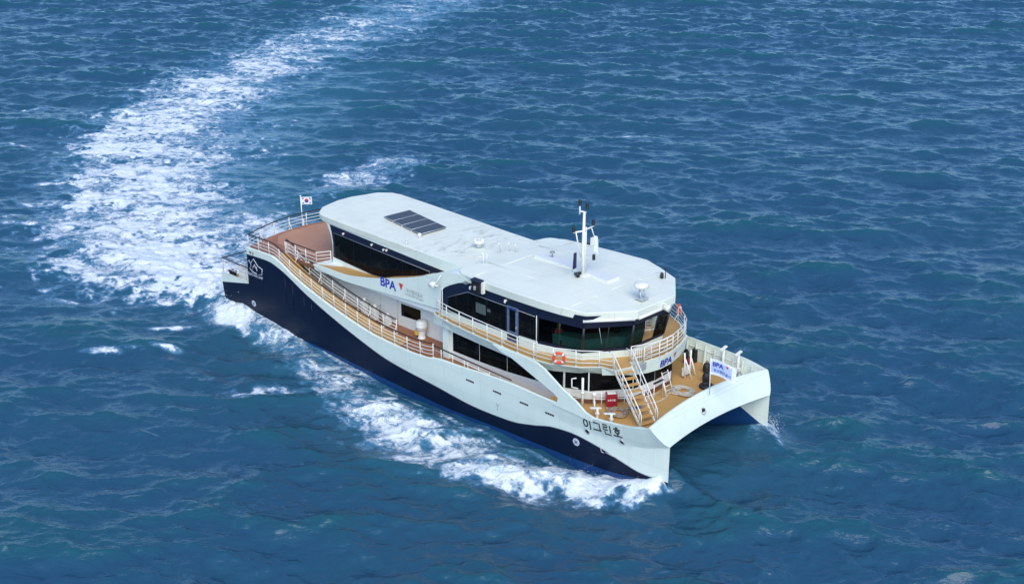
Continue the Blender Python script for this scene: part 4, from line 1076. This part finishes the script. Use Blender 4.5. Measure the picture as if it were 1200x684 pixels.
# ------------------------------------------------------------------ deck fittings at the bow
def fairlead(x, y, side):
    mb = MB(); mb.tube([(x, y, 2.7), (x, y, 4.28)], .09, 10); mb.box((x + .02, y + side * -.06, 4.36), (.18, .58, .09), rx=side * .22); mb.box((x, y, 3.35), (.3, .2, .2)); mb.tube([(x, y, 2.7), (x, y - side * .35, 2.7)], .05, 6)
    mb.build("fairlead_post", M['rail'], ferry, .015)
fairlead(31.55, 4.75, 1); fairlead(32.6, 4.75, 1)
for x in (30.15, 31.15):
    mb = MB(); mb.tube([(x, -4.7, 2.7), (x, -4.7, 3.22)], .075, 10); mb.box((x - .10, -4.74, 3.27), (.17, .70, .07), rx=-.22, rz=-.3); mb.box((x, -4.7, 2.95), (.2, .16, .12)); mb.build("fairlead_post", M['rail'], ferry, .015)
# bulwark stays and top rail on the port bow
for k in range(11):
    x = 26.6 + k * .68
    yy = hull_y(x, 3.3, SHEERP) - .16; zt = sinterp(SHEERP, x)
    mb = MB(); mb.slab([(x - .02, yy, zt - .06), (x + .02, yy, zt - .06), (x + .02, yy - .10, zt - .1), (x - .02, yy - .10, zt - .1)], [(x - .02, yy, 2.7), (x + .02, yy, 2.7), (x + .02, yy - .26, 2.7), (x - .02, yy - .26, 2.7)]); mb.build("bulwark_stay", M['white'], ferry)
    if x < 31.5:
        mb = MB(); yy2 = -(hull_y(x, 2.9) - .16); mb.slab([(x - .02, yy2, 2.98), (x + .02, yy2, 2.98), (x + .02, yy2 + .08, 2.95), (x - .02, yy2 + .08, 2.95)], [(x - .02, yy2, 2.7), (x + .02, yy2, 2.7), (x + .02, yy2 + .2, 2.7), (x - .02, yy2 + .2, 2.7)]); mb.build("bulwark_stay", M['white'], ferry)
mb = MB(); mb.tube([(x, hull_y(x, 3.8, SHEERP) - .18, sinterp(SHEERP, x) - .42) for x in [26.2 + .4 * k for k in range(19)]], .03, 6); mb.build("bulwark_rail", M['rail'], ferry)
# low rail, mooring posts and davit in front of the cabin
mb = MB()
mb.tube([(28.0, -4.6, 3.15), (29.4, -3.5, 3.15), (30.9, -1.6, 3.15), (31.1, -.6, 3.15)], .022, 6); mb.tube([(28.0, -4.6, 3.55), (29.4, -3.5, 3.55), (30.9, -1.6, 3.55)], .022, 6)
ro = mb.build("railing", M['rail'], ferry)
for p in ((28.0, -4.6), (29.4, -3.5), (30.2, -2.5), (30.9, -1.6)):
    mb = MB(); mb.tube([(*p, 2.7), (*p, 3.6)], .026, 7); mb.build("post", M['rail'], ro)
mb = MB(); mb.tube([(28.75, -4.35, 2.7), (28.75, -4.35, 4.5)], .07, 10); mb.lathe([(.10, 0), (.10, .12)], (28.75, -4.35, 3.55), 10); mb.tube([(28.5, -4.6, 4.5), (28.3, -4.75, 4.45), (28.3, -4.75, 3.95), (28.55, -4.5, 3.85)], .04, 7); mb.build("davit", M['rail'], ferry)
mb = MB()
for dy in (-.42, 0, .42): mb.tube([(29.25 - dy * .75, -3.95 + dy * .75, 2.7), (29.25 - dy * .75, -3.95 + dy * .75, 3.35)], .04, 8)
mb.tube([(29.55, -4.27, 3.35), (28.93, -3.63, 3.35)], .035, 7); mb.tube([(29.55, -4.27, 3.05), (28.93, -3.63, 3.02)], .03, 7); mb.lathe([(.06, 0), (.08, .1), (.13, .18), (.13, .28), (.06, .34)], (29.25, -3.95, 3.35), 12)
mb.build("ventilator_frame", M['rail'], ferry)
mb = MB(); mb.tube([(31.0, -.9, 2.7), (31.0, -.9, 3.75), (31.05, -.2, 3.75), (31.05, -.2, 2.7)], .035, 7, 0); mb.tube([(31.3, -.1, 2.7), (31.05, -.2, 3.7)], .03, 6, 0); mb.box((31.02, -.55, 3.78), (.10, .8, .07), 0, 1); mb.build("rope_rack", [M['rail'], M['dark']], ferry)
mb = MB(); mb.tube([(30.4, 2.7, 2.7), (30.3, 2.7, 4.3)], .05, 7); mb.tube([(30.75, 2.9, 2.7), (30.35, 2.75, 3.9)], .04, 6); mb.tube([(30.3, 3.3, 2.7), (30.3, 3.3, 4.3)], .05, 7); mb.tube([(30.6, 3.45, 2.7), (30.35, 3.3, 3.8)], .04, 6); mb.box((30.25, 3.0, 3.1), (.1, .7, .5)); mb.build("deck_bracket", M['rail'], ferry)
# openings
mb = MB(); c0 = fb(-.19, .46)
mb.torus((c0.x + .02, c0.y, c0.z), .17, .035, (1, 0, .55), 20, 8, 0); mb.lathe([(.15, -.01), (.15, .012)], (c0.x + .012, c0.y, c0.z), 16, 1, 'X'); mb.build("hawse_hole", [M['steel'], M['black']], ferry)
def on_hull(x, z, off=.012, sgn=-1):
    return Vector((x, sgn * (hull_y(x, z) + off), z))
def hull_n(x, z):
    e = .05; a = on_hull(x + e, z) - on_hull(x - e, z); b = on_hull(x, z + e) - on_hull(x, z - e)
    n = a.cross(b).normalized(); return n if n.y < 0 else -n
for x, z in ((29.86, 1.94), (32.2, 2.08)):
    n = hull_n(x, z); p = on_hull(x, z, 0)
    mb = MB(); mb.torus(p + n * .02, .16, .035, n, 20, 8, 0)
    q_ = n.to_track_quat('Z', 'Y'); mb.slab([p + n * .025 + q_ @ Vector((.15 * math.cos(t), .15 * math.sin(t), 0)) for t in [k * .3927 for k in range(16)]], [p - n * .02 + q_ @ Vector((.15 * math.cos(t), .15 * math.sin(t), 0)) for t in [k * .3927 for k in range(16)]], 1)
    mb.build("mooring_port", [M['steel'], M['black']], ferry)
for x in (20.85, 23.1, 25.25, 27.2):
    mb = MB()
    for k in range(4):
        p = on_hull(x + (k - 1.5) * .17, 2.14, .006); mb.box(p, (.13, .03, .10))
    mb.build("freeing_port", M['black'], ferry)
for x, z, r_ in ((29.05, 1.0, .23), (-.95, 1.05, .22)):
    n = hull_n(max(x, -1.2), z); p = on_hull(max(x, -1.2), z, .008); q_ = n.to_track_quat('Z', 'Y')
    mb = MB(); R_ = [p + q_ @ Vector((r_ * math.cos(t), r_ * math.sin(t), 0)) for t in [k * .3142 for k in range(20)]]; mb.slab([v + n * .01 for v in R_], [v - n * .02 for v in R_], 0)
    for a_ in (0, math.pi / 2): 
        d = q_ @ Vector((math.cos(a_ + .78), math.sin(a_ + .78), 0)); mb.tube([p + n * .012 - d * r_ * .6, p + n * .012 + d * r_ * .6], .022, 4, 1)
    mb.build("thruster_mark", [M['silver'], M['navy']], ferry)
mb = MB(); mb.tube([on_hull(30.75, 1.32, .02), on_hull(30.8, 1.0, .02), on_hull(30.95, .98, .02)], .025, 4); mb.tube([on_hull(31.05, 1.05, .02), on_hull(31.6, .98, .02)], .02, 4); mb.build("draught_mark", M['silver'], ferry)
mb = MB(); mb.tube([on_hull(23.0, 1.42, .01), on_hull(23.08, 1.2, .01), on_hull(23.2, 1.42, .01)], .014, 4); mb.tube([on_hull(23.08, 1.2, .01), on_hull(23.05, .95, .01)], .014, 4); mb.build("draught_mark", M['grey'], ferry)
# hull plating seams near the stern quarter
for x, z0, z1 in ((3.0, 2.2, 3.9), (3.8, 1.9, 3.7), (5.0, 1.4, 3.1), (5.8, 1.4, 2.9)):
    mb = MB(); mb.tube([on_hull(x, z0, .002), on_hull(x, z1, .002)], .018, 4); mb.build("plating_seam", M['navyp'], ferry)

# ------------------------------------------------------------------ lettering and emblems
def text_polys(body, size, bold=0.0):
    cu = bpy.data.curves.new("t", 'FONT'); cu.body = body; cu.size = size; cu.offset = bold; cu.fill_mode = 'FRONT'; cu.resolution_u = 4
    o = bpy.data.objects.new("t", cu); COL.objects.link(o)
    bpy.context.view_layer.update()
    dg = bpy.context.evaluated_depsgraph_get(); me = bpy.data.meshes.new_from_object(o.evaluated_get(dg))
    vs = [tuple(v.co) for v in me.vertices]; fs = [tuple(p.vertices) for p in me.polygons]
    bpy.data.objects.remove(o); bpy.data.curves.remove(cu); bpy.data.meshes.remove(me)
    return vs, fs
def lettering(name, body, size, mapf, mat, parent, bold=0.0, sx=1.0, x0=0.0):
    vs, fs = text_polys(body, size, bold)
    mb = MB(); mb.add([mapf(v[0] * sx + x0, v[1]) for v in vs], fs); return mb.build(name, mat, parent, fixn=False)
# 이그린호 drawn stroke by stroke on the bow (u along the ship, v up, in letter heights)
def strokes(segs, u0, w, h, mapf, mb, th):
    for s in segs: mb.tube([mapf(u0 + p[0] * w, p[1] * h) for p in s], th, 4)
ring = lambda cx, cy, rx, ry: [(cx + rx * math.cos(t), cy + ry * math.sin(t)) for t in [k * .35 for k in range(19)]]
LET = [[ring(.3, .55, .24, .36), [(.85, 1.0), (.85, 0)]],
       [[(.1, .88), (.85, .88), (.85, .22)], [(0, .16), (1.0, .16)]],
       [[(.05, .98), (.55, .98), (.55, .74), (.05, .74), (.05, .48), (.6, .48)], [(.9, 1.0), (.9, .28)], [(.2, .3), (.2, .04), (.95, .04)]],
       [[(.36, 1.02), (.64, 1.02)], [(.12, .84), (.88, .84)], ring(.5, .58, .24, .15), [(.5, .42), (.5, .2)], [(0, .14), (1.0, .14)]]]
mp = lambda u, v: on_hull(29.70 + u, 2.16 + v + .07 * u, .010)
for k, L_ in enumerate(LET):
    mb = MB(); strokes(L_, k * .69, .56, .64, mp, mb, .042); mb.build("hull_letter", M['ink'], ferry)
# BPA with red triangle on the side panel
def side_map(x0, z0, slope, y): return lambda u, v: Vector((x0 + u, -(y), z0 + v + slope * u))
smap = side_map(11.85, 5.57, -.015, YS + .008)
lettering("company_letters", "BPA", .80, smap, M['logo'], ferry, .026, 1.06)
mb = MB(); mb.slab([smap(1.78, .62), smap(2.18, .62), smap(1.98, .14)], [smap(1.78, .62) + Vector((0, .01, 0)), smap(2.18, .62) + Vector((0, .01, 0)), smap(1.98, .14) + Vector((0, .01, 0))]); mb.build("red_triangle", M['logor'], ferry)
mb = MB(); mb.tube([smap(2.36, .55), smap(2.36, -.02)], .008, 4); mb.build("divider_line", M['greyink'], ferry)
lettering("korean_letters", "부산항만공사", .34, side_map(14.32, 5.72, -.02, YS + .008), M['greyink'], ferry, 0, .80)
lettering("small_letters", "BUSAN PORT AUTHORITY", .155, side_map(14.32, 5.54, -.02, YS + .008), M['greyink'], ferry, 0, .86)
# BPA on the balcony front
def bal_map(u, v):
    y = -.15 + u; t = (v + .60) / .82
    xt = interp([(p[1], p[0]) for p in bf_t], y); xb = interp([(p[1], p[0]) for p in bf_b], y)
    return Vector((xb + (xt - xb) * t + .014, y, 4.28 + .82 * t))
lettering("company_letters", "BPA", .60, lambda u, v: bal_map(u, v - .46), M['logo'], ferry, .022, 1.05)
mb = MB(); tri = [bal_map(1.28, .0), bal_map(1.60, .0), bal_map(1.44, -.32)]; mb.slab([p + Vector((.01, 0, 0)) for p in tri], tri); mb.build("red_triangle", M['logor'], ferry)
# stern quarter emblem: house and plug outline with lettering, and the port of registry above
em = lambda u, v: on_hull(max(-1.28, -1.05 + u), 3.45 + v, .012)
mb = MB()
for s in ([(-.15, .62), (.0, .78), (.1, .60)], [(.18, .30), (.18, .62), (.55, 1.0), (1.0, .58), (1.50, .48), (1.42, .05), (1.05, .0)], [(.32, .12), (.45, .42), (.62, .62), (.72, .34)], [(0, .22), (.28, .04), (.82, -.02)], [(.78, .5), (.9, .2)]):
    mb.tube([em(*p) for p in s], .030, 4)
mb.build("hull_emblem", M['silver'], ferry)
lettering("hull_lettering", "ELECTRIC SHIP", .26, lambda u, v: em(-.2 + u, -.28 + v), M['silver'], ferry, .006, 1.0)
lettering("port_of_registry", "부산", .26, lambda u, v: on_hull(max(-1.28, -1.0 + u), 4.72 + v, .012), M['ink'], ferry, .004, 1.2)

# ------------------------------------------------------------------ stern platform gear (fixed)
for x, y in ((-1.75, -4.8), (-2.35, -4.75), (-3.0, -4.6)):
    mb = MB(); mb.box((x, y, 2.5), (.42, .5, .95)); mb.box((x, y, 3.0), (.48, .56, .06)); mb.tube([(x - .15, y - .2, 3.0), (x - .15, y - .2, 3.3), (x + .15, y - .2, 3.3), (x + .15, y - .2, 3.0)], .03, 6); mb.build("winch_box", M['rail'], ferry, .02)
mb = MB(); mb.tube([(-1.6, -4.9, 2.0), (-1.6, -4.9, 3.1)], .08, 8); mb.build("stand_pipe", M['rail'], ferry)
for x in (-3.6, -4.05):
    mb = MB(); mb.lathe([(.18, 0), (.13, .1), (.13, .5), (.2, .6), (.2, .65)], (x, -4.9, 2.0), 12); mb.build("mooring_bollard", M['black'], ferry)
mb = MB(); mb.tube([(-2.6, .48, 5.05), (-2.6, .42, 7.2)], .04, 8); mb.lathe([(.07, 0), (.07, .06), (.02, .1)], (-2.6, .42, 7.2), 8); mb.box((-2.55, .48, 5.3), (.12, .12, .5)); mb.build("ensign_staff", M['rail'], ferry)
mb = MB(); mb.tube([(34.25, -.2, 3.95), (34.22, -.2, 6.1)], .03, 8); mb.build("jackstaff", M['rail'], ferry)
mb = MB(); mb.box((5.7, -3.0, 2.3), (.1, .1, .1)); 
# gear beside the cabin wall under the side panel
for x, y, h_ in ((9.0, -3.5, 1.0), (10.0, -3.45, .8), (11.3, -3.5, .55)):
    mb = MB(); mb.box((x, y, 2.41 + h_ / 2), (.34, .4, h_)); mb.lathe([(.12, 0), (.16, .1), (.12, .24), (.03, .28)], (x, y, 2.41 + h_), 10); mb.build("ventilator", M['rail'], ferry, .02)
mb = MB(); mb.tube([(10.6, -3.5, 2.41), (10.6, -3.5, 3.6)], .05, 7); mb.build("stand_pipe", M['grey'], ferry)

# ================================================================== LOOSE THINGS ON BOARD
def lifebuoy(loc, nrm, label):
    t = thing("lifebuoy", label, "lifebuoy", loc, 0, "lifebuoys hung on the balcony rail")
    nrm = Vector(nrm).normalized()
    mb = MB(); mb.torus((0, 0, 0), .29, .085, nrm, 32, 10); mb.build("ring", M['orange'], t)
    q_ = nrm.to_track_quat('Z', 'Y')
    for a_ in (.78, 2.35, 3.93, 5.5):
        mb = MB(); mb.torus((0, 0, 0), .29, .089, nrm, 5, 10, 0, a_ - .16, a_ + .16); mb.build("white_band", M['rail'], t)
    mb = MB(); pts = [q_ @ Vector((.385 * math.cos(a_), .385 * math.sin(a_), .02 * math.cos(4 * a_))) for a_ in [k * .19635 for k in range(32)]]; mb.tube(pts, .012, 5, closed=True); mb.build("grab_line", M['rope'], t)
    return t
lifebuoy((27.62, -5.08, 5.58), (.55, -.83, 0), "orange and white lifebuoy hung on the near balcony rail left of the stairway")
lifebuoy((27.9, 5.12, 5.62), (.5, .86, 0), "orange lifebuoy hung on the far rail at the right end of the wheelhouse balcony")

def rope_coil(loc, R, turns, mat, label, seed, squash=.8, tail=None):
    rng = random.Random(seed); pts = []
    for k in range(turns * 22):
        a_ = k * 2 * math.pi / 22; tr = k / 22
        rr = R * (.55 + .45 * ((tr * .37) % 1)) * (1 + .10 * math.sin(3 * a_ + tr * 2) + rng.uniform(-.02, .02))
        pts.append(Vector((rr * math.cos(a_) * 1.0 + .05 * math.sin(tr * 1.7), rr * math.sin(a_) * squash + .05 * math.cos(tr * 2.1), .035 + .030 * (tr % 5) + rng.uniform(-.01, .01))))
    if tail: pts += [Vector(p) - Vector(loc) for p in tail]
    mb = MB(); mb.tube(pts, .034, 6)
    o = mb.build("rope_coil", mat); o.location = loc
    return tagm(o, label, "rope")
rope_coil((31.45, 1.15, 2.70), .72, 12, M['rope'], "big pale rope coil on the bow deck beside the leaning ladder", 3, .85,
          [(31.0, .45, 2.74), (31.25, -.1, 2.74), (31.3, -.8, 2.74), (31.0, -1.5, 2.74), (30.7, -2.2, 2.74), (30.6, -2.8, 2.74)])
rope_coil((30.62, -3.55, 2.70), .62, 13, M['ropeb'], "brown worn rope heap on the deck below the red box", 5, .9)
rope_coil((31.05, -2.45, 2.70), .40, 9, M['grey'], "small grey rope coil on the deck behind the stairway", 8, .9)

t = thing("fire_box", "red locker with white writing on four legs on the bow deck", "locker", (29.9, -3.25, 2.70), -.72)
t.scale = (.8, .8, .86)
mb = MB(); mb.box((0, 0, .62), (.50, .78, .88)); mb.build("cabinet", M['redp'], t, .02)
mb = MB(); mb.box((0, 0, 1.10), (.42, .62, .08)); mb.build("lid", M['rail'], t, .02)
mb = MB()
for sx in (-.2, .2):
    for sy in (-.32, .32): mb.box((sx, sy, .1), (.06, .06, .2))
mb.build("leg", M['rail'], t)
lettering("lettering", "소화기함", .16, lambda u, v: Vector((.256, -.30 + u, .60 + v)), M['rail'], t, .003, .95)
t = thing("fire_extinguisher", "small red fire extinguisher standing by the port bracket below the balcony", "extinguisher", (29.7, 3.95, 2.70))
t.scale = (.8, .8, .8)
mb = MB(); mb.lathe([(.13, 0), (.15, .04), (.15, .75), (.10, .88), (.05, .92)], (0, 0, 0), 14); mb.build("cylinder", M['redp'], t)
mb = MB(); mb.lathe([(.04, .9), (.05, 1.0)], (0, 0, 0), 8); mb.tube([(0, 0, .98), (.12, .05, 1.02), (.2, .08, .7)], .02, 6); mb.build("valve", M['dark'], t)

t = thing("life_raft", "white life raft canister standing on a pedestal with a yellow strap on the side deck", "life raft", (14.45, -3.4, 2.41))
t.scale = (.84, .84, .84)
mb = MB(); mb.lathe([(.30, .62), (.40, .66), (.42, .9), (.45, .94), (.45, 1.0), (.42, 1.04), (.42, 1.25), (.38, 1.36), (.2, 1.42), (.03, 1.43)], (0, 0, 0), 22); mb.build("canister", M['rail'], t)
mb = MB(); mb.lathe([(.34, 0), (.28, .06), (.26, .3), (.30, .5), (.34, .63)], (0, 0, 0), 16); mb.build("pedestal", M['rail'], t)
mb = MB(); mb.lathe([(.17, 0), (.20, .04), (.20, .3), (.17, .36)], (-.42, -.12, .18), 12); mb.build("float_light", M['yellow'], t)

t = thing("aluminium_ladder", "short white ladder leaning against the front cabin wall", "ladder", (0, 0, 0))
la, lb_ = Vector((30.95, .32, 2.72)), Vector((30.95, .86, 2.72)); lta, ltb = Vector((30.52, .32, 3.92)), Vector((30.52, .86, 3.92))
for a_, b_ in ((la, lta), (lb_, ltb)):
    mb = MB(); mb.tube([a_, b_], .028, 6); mb.build("rail", M['rail'], t)
for k in range(5):
    s = (k + .6) / 5; mb = MB(); mb.tube([la.lerp(lta, s), lb_.lerp(ltb, s)], .018, 6); mb.build("rung", M['rail'], t)

def fender(loc, kind, label, seed):
    t = thing("rubber_fender", label, "fender", loc, seed * .7)
    mb = MB(); rng = random.Random(seed)
    if kind == 'ring':
        mb.torus((0, 0, .12), .27, .12, (0, 0, 1), 24, 10); mb.build("tyre", M['black'], t)
        mb = MB(); mb.tube([(.2, .2, .2), (.35, .1, .22), (.5, .2, .05)], .03, 6); mb.build("lanyard", M['black'], t)
    elif kind == 'upright':
        mb.lathe([(.1, 0), (.20, .06), (.24, .22), (.23, .42), (.17, .56), (.07, .62)], (0, 0, 0), 14); mb.build("cushion", M['black'], t)
        mb = MB(); mb.torus((0, 0, .66), .07, .03, (1, 0, 0), 12, 6); mb.build("eye", M['dark'], t)
    else:
        mb.box((0, -.3, .42), (.30, .24, .84)); mb.box((0, .3, .42), (.30, .24, .84)); mb.box((0, 0, .16), (.26, .4, .2)); mb.build("block", M['black'], t, .05)
        mb = MB(); mb.box((0, .3, .88), (.2, .16, .1)); mb.build("cap", M['dark'], t, .02)
fender((32.0, 2.55, 2.7), 'ring', "black tyre fender lying flat on the bow deck behind the flag", 1)
fender((31.55, 3.2, 2.7), 'upright', "black cushion fender standing right next to the flat tyre", 2)
fender((30.75, 4.3, 2.7), 'upright', "dark fender beyond the flag pole, farther from the bow than its neighbour", 3)
fender((29.2, 4.75, 2.7), 'block', "pair of black fender blocks under the right end of the balcony", 4)
t = thing("canvas_bag", "dark grey covered bundle on deck against the port bulwark behind the flag", "bundle", (31.2, 4.75, 2.7))
mb = MB(); mb.lathe([(.36, 0), (.42, .15), (.38, .45), (.24, .66), (.08, .74)], (0, 0, 0), 14); mb.build("cover", M['grey'], t)
t = thing("mooring_chock", "small dark covered gear at the port bow corner of the deck", "deck gear", (33.0, 4.35, 2.7), .4)
mb = MB(); mb.box((0, 0, .2), (.5, .5, .4)); mb.lathe([(.22, .4), (.16, .6), (.04, .72)], (0, 0, 0), 10); mb.build("cover", M['grey'], t, .06)
mb = MB(); mb.box((-.3, -.35, .14), (.3, .3, .28)); mb.build("block", M['black'], t, .04)

# ---- flags
def flag_mesh(w, h, dirv, amp, sag, n=22, taper=0.0):
    d = Vector(dirv).normalized(); s = Vector((-d.y, d.x, 0))
    def f(u, v):   # u 0..1 along the fly, v 0..1 up
        wv = amp * math.sin(u * 6.5 + v * 1.2) * u
        return d * (u * w) + s * wv + Vector((0, 0, (v - 1) * h * (1 - taper * u) - sag * u * u * w - taper * .0))
    rows = [[f(i / n, j / 8) for j in range(9)] for i in range(n + 1)]
    return rows, f
def flag(name, label, loc, w, h, dirv, amp, sag, mat):
    t = thing(name, label, "flag", loc)
    rows, f = flag_mesh(w, h, dirv, amp, sag)
    mb = MB(); mb.grid(rows); mb.build("cloth", mat, t)
    d = Vector(dirv).normalized(); nrm = Vector((d.y, -d.x, 0))
    return t, f, nrm
cloth = plain("flag_white", (.72, .75, .82), .7, 0, .05); clothb = plain("flag_pale_blue", (.42, .52, .76), .7, 0, .12)
t, f, nr = flag("national_flag", "small white flag with red and blue disc and black bars on the stern staff", (-2.6, .42, 7.16), .84, .56, (.35, .95, 0), .04, .1, cloth)
def disc(cx, cy, r_, a0, a1, side):
    return [f(cx + r_ * .62 * math.cos(a_), cy + r_ * math.sin(a_)) + nr * side for a_ in [a0 + (a1 - a0) * k / 14 for k in range(15)]]
for side in (.02, -.02):
    mb = MB(); P_ = disc(.5, .5, .27, 0, math.pi, side); mb.add(P_, [tuple(range(len(P_)))]); mb.build("red_half", M['logor'], t, fixn=False)
    mb = MB(); P_ = disc(.5, .5, .27, math.pi, 2 * math.pi, side); mb.add(P_, [tuple(range(len(P_)))]); mb.build("blue_half", M['logo'], t, fixn=False)
    for cx, cy, s_ in ((.2, .8, 1), (.8, .2, 1), (.2, .2, -1), (.8, .8, -1)):
        mb = MB()
        for k in (-1, 0, 1): mb.tube([f(cx - .05 + .03 * k, cy - .08 * s_) + nr * side, f(cx + .05 + .03 * k, cy + .08 * s_) + nr * side], .012, 4)
        mb.build("trigram", M['ink'], t)
bd = (.93, .37, 0)
t, f, nr = flag("company_flag", "pale blue and white company flag flying from the bow staff", (34.22, -.2, 6.06), 1.42, .92, bd, .07, .30, cloth)
mb = MB(); mb.grid([[f(.02 + .82 * i / 18, .16 + .68 * j / 6) + nr * .012 for j in range(7)] for i in range(19)]); mb.build("blue_field", clothb, t)
for body, sz, u0, v0, mat, bl in (("BPA", .34, .08, .56, M['logo'], .012), ("부산항만공사", .18, .12, .24, M['logo'], .003)):
    vs, fs = text_polys(body, sz, bl)
    mb = MB(); mb.add([f(u0 + v[0] / 1.42, v0 + v[1] / .92) + nr * .022 for v in vs], fs); mb.build("flag_lettering", mat, t, fixn=False)
mb = MB(); P_ = [f(.60, .86) + nr * .022, f(.72, .86) + nr * .022, f(.66, .66) + nr * .022]; mb.add(P_, [(0, 1, 2)]); mb.build("red_triangle", M['logor'], t, fixn=False)
sig = plain("signal_blue", (.025, .022, .09), .7)
t, f, nr = flag("signal_flag", "drooping dark blue signal flag tied low on the mast", (24.78, -.58, 9.9), .26, .95, (-.35, -.9, 0), .12, .9, sig)
mb = MB(); mb.grid([[f(.1 + .8 * i / 8, .36 + .14 * j / 4) + nr * .012 for j in range(5)] for i in range(9)]); mb.build("pale_stripe", cloth, t)
flag("pennant", "limp white pennant hanging off the right yardarm of the mast", (25.2, .42, 10.75), .30, .95, (.45, .85, 0), .10, 1.2, cloth)

# ---- a crew member behind the wheelhouse side window
def person(loc, rz):
    t = thing("person", "person in a red jacket and yellow cap sitting behind the wheelhouse side window", "person", loc, rz)
    J = {'pel': (0, 0, .50, .16, .13), 'wa': (0, 0, .68, .15, .11), 'ch': (.03, 0, .92, .18, .12), 'ne': (.04, 0, 1.09, .065, .06), 'hd': (.07, 0, 1.22, .095, .09), 'tp': (.07, 0, 1.34, .08, .075)}
    for s, k in ((-1, 'l'), (1, 'r')):
        J['s' + k] = (.02, .19 * s, 1.0, .07, .07); J['e' + k] = (.14, .24 * s, .74, .05, .05); J['w' + k] = (.36, .17 * s, .72, .036, .036); J['h' + k] = (.45, .14 * s, .74, .04, .028)
        J['t' + k] = (.08, .10 * s, .48, .09, .09); J['k' + k] = (.48, .12 * s, .50, .062, .062); J['a' + k] = (.50, .12 * s, .08, .042, .042); J['f' + k] = (.64, .12 * s, .04, .04, .03)
    names = list(J); E_ = [('pel', 'wa'), ('wa', 'ch'), ('ch', 'ne'), ('ne', 'hd'), ('hd', 'tp')]
    for k in 'lr': E_ += [('ch', 's' + k), ('s' + k, 'e' + k), ('e' + k, 'w' + k), ('w' + k, 'h' + k), ('pel', 't' + k), ('t' + k, 'k' + k), ('k' + k, 'a' + k), ('a' + k, 'f' + k)]
    me = bpy.data.meshes.new("body"); me.from_pydata([J[n][:3] for n in names], [(names.index(a_), names.index(b_)) for a_, b_ in E_], [])
    o = bpy.data.objects.new("body", me); COL.objects.link(o)
    sk = o.modifiers.new("skin", 'SKIN'); o.modifiers.new("sub", 'SUBSURF').levels = 2
    for i, n in enumerate(names): me.skin_vertices[0].data[i].radius = J[n][3:]
    me.skin_vertices[0].data[0].use_root = True
    bpy.context.view_layer.update()
    m2 = bpy.data.meshes.new_from_object(o.evaluated_get(bpy.context.evaluated_depsgraph_get()))
    bpy.data.objects.remove(o)
    m2.materials.clear(); 
    for mm in (M['orange'], M['skin'], M['dark']): m2.materials.append(mm)
    for p in m2.polygons:
        c_ = p.center; p.use_smooth = True
        p.material_index = 1 if (c_.z > 1.07 or c_.x > .38 and c_.z > .6) else (2 if c_.z < .56 else 0)
    b = bpy.data.objects.new("body", m2); COL.objects.link(b); b.parent = t
    mb = MB(); mb.lathe([(.112, 1.25), (.115, 1.30), (.10, 1.37), (.05, 1.405), (.01, 1.41)], (.065, 0, 0), 16); mb.box((.19, 0, 1.265), (.14, .15, .015)); mb.build("cap", M['yellow'], t)
    mb = MB(); mb.box((0, 0, .40), (.5, .5, .1)); mb.box((-.25, 0, .72), (.1, .46, .6)); mb.tube([(0, 0, 0), (0, 0, .36)], .05, 8); mb.build("chair", M['dark'], None)
    ch = bpy.data.objects[-1] if False else None
    return t
person_t = person((25.95, -3.35, 5.30), -.25)
for o in list(COL.objects):
    if o.name == "chair":
        o.location = person_t.location; o.rotation_euler = person_t.rotation_euler
        o["label"] = "dark helm chair under the sitting person in the wheelhouse"; o["category"] = "chair"; ROOTS.append(o)

# ------------------------------------------------------------------ put everything on the trimmed ship
bpy.context.view_layer.update()
for o in ROOTS:
    o.matrix_world = T @ o.matrix_world

# ------------------------------------------------------------------ spray thrown up by the bow and the stern
def spray():
    rng = np.random.default_rng(9); mb = MB()
    def blob(c, r):
        k = len(mb.v)
        o = rng.normal(size=(4, 3)); o /= np.linalg.norm(o, axis=1)[:, None]
        vs = [tuple(np.array(c) + r * np.array(q_)) for q_ in ((0, 0, 1), (.94, 0, -.33), (-.47, .82, -.33), (-.47, -.82, -.33))]
        mb.v += vs; mb.f += [[k, k + 1, k + 2], [k, k + 2, k + 3], [k, k + 3, k + 1], [k + 1, k + 3, k + 2]]; mb.mi += [0] * 4; mb.sm += [True] * 4
    for _ in range(1000):
        t_ = rng.random(); i = t_ * (len(BOW) - 1); j = min(int(i), len(BOW) - 2); s = i - j
        p = np.array(BOW[j][:3]) * (1 - s) + np.array(BOW[j + 1][:3]) * s
        blob((p[0] + rng.normal() * p[2] * .5, p[1] + rng.normal() * p[2] * .5, .35 + abs(rng.normal()) * .24 * (1.15 - t_)), .007 + .014 * rng.random() ** 2)
    for _ in range(1200):
        blob((-6.0 + rng.normal() * 1.6, rng.uniform(-5.5, 5.5), .9 + abs(rng.normal()) * .42), .014 + .03 * rng.random() ** 2)
    for _ in range(300):
        blob((35.0 + rng.normal() * .3, 4.9 + rng.normal() * .4, .8 + abs(rng.normal()) * .4), .012 + .02 * rng.random() ** 2)
    o = mb.build("sea_spray", plain("spray_white", (.82, .87, .90), .8, 0, .03), None, fixn=False)
    o["kind"] = "stuff"; o["label"] = "fine white spray over the bow wave and behind the stern"
spray()
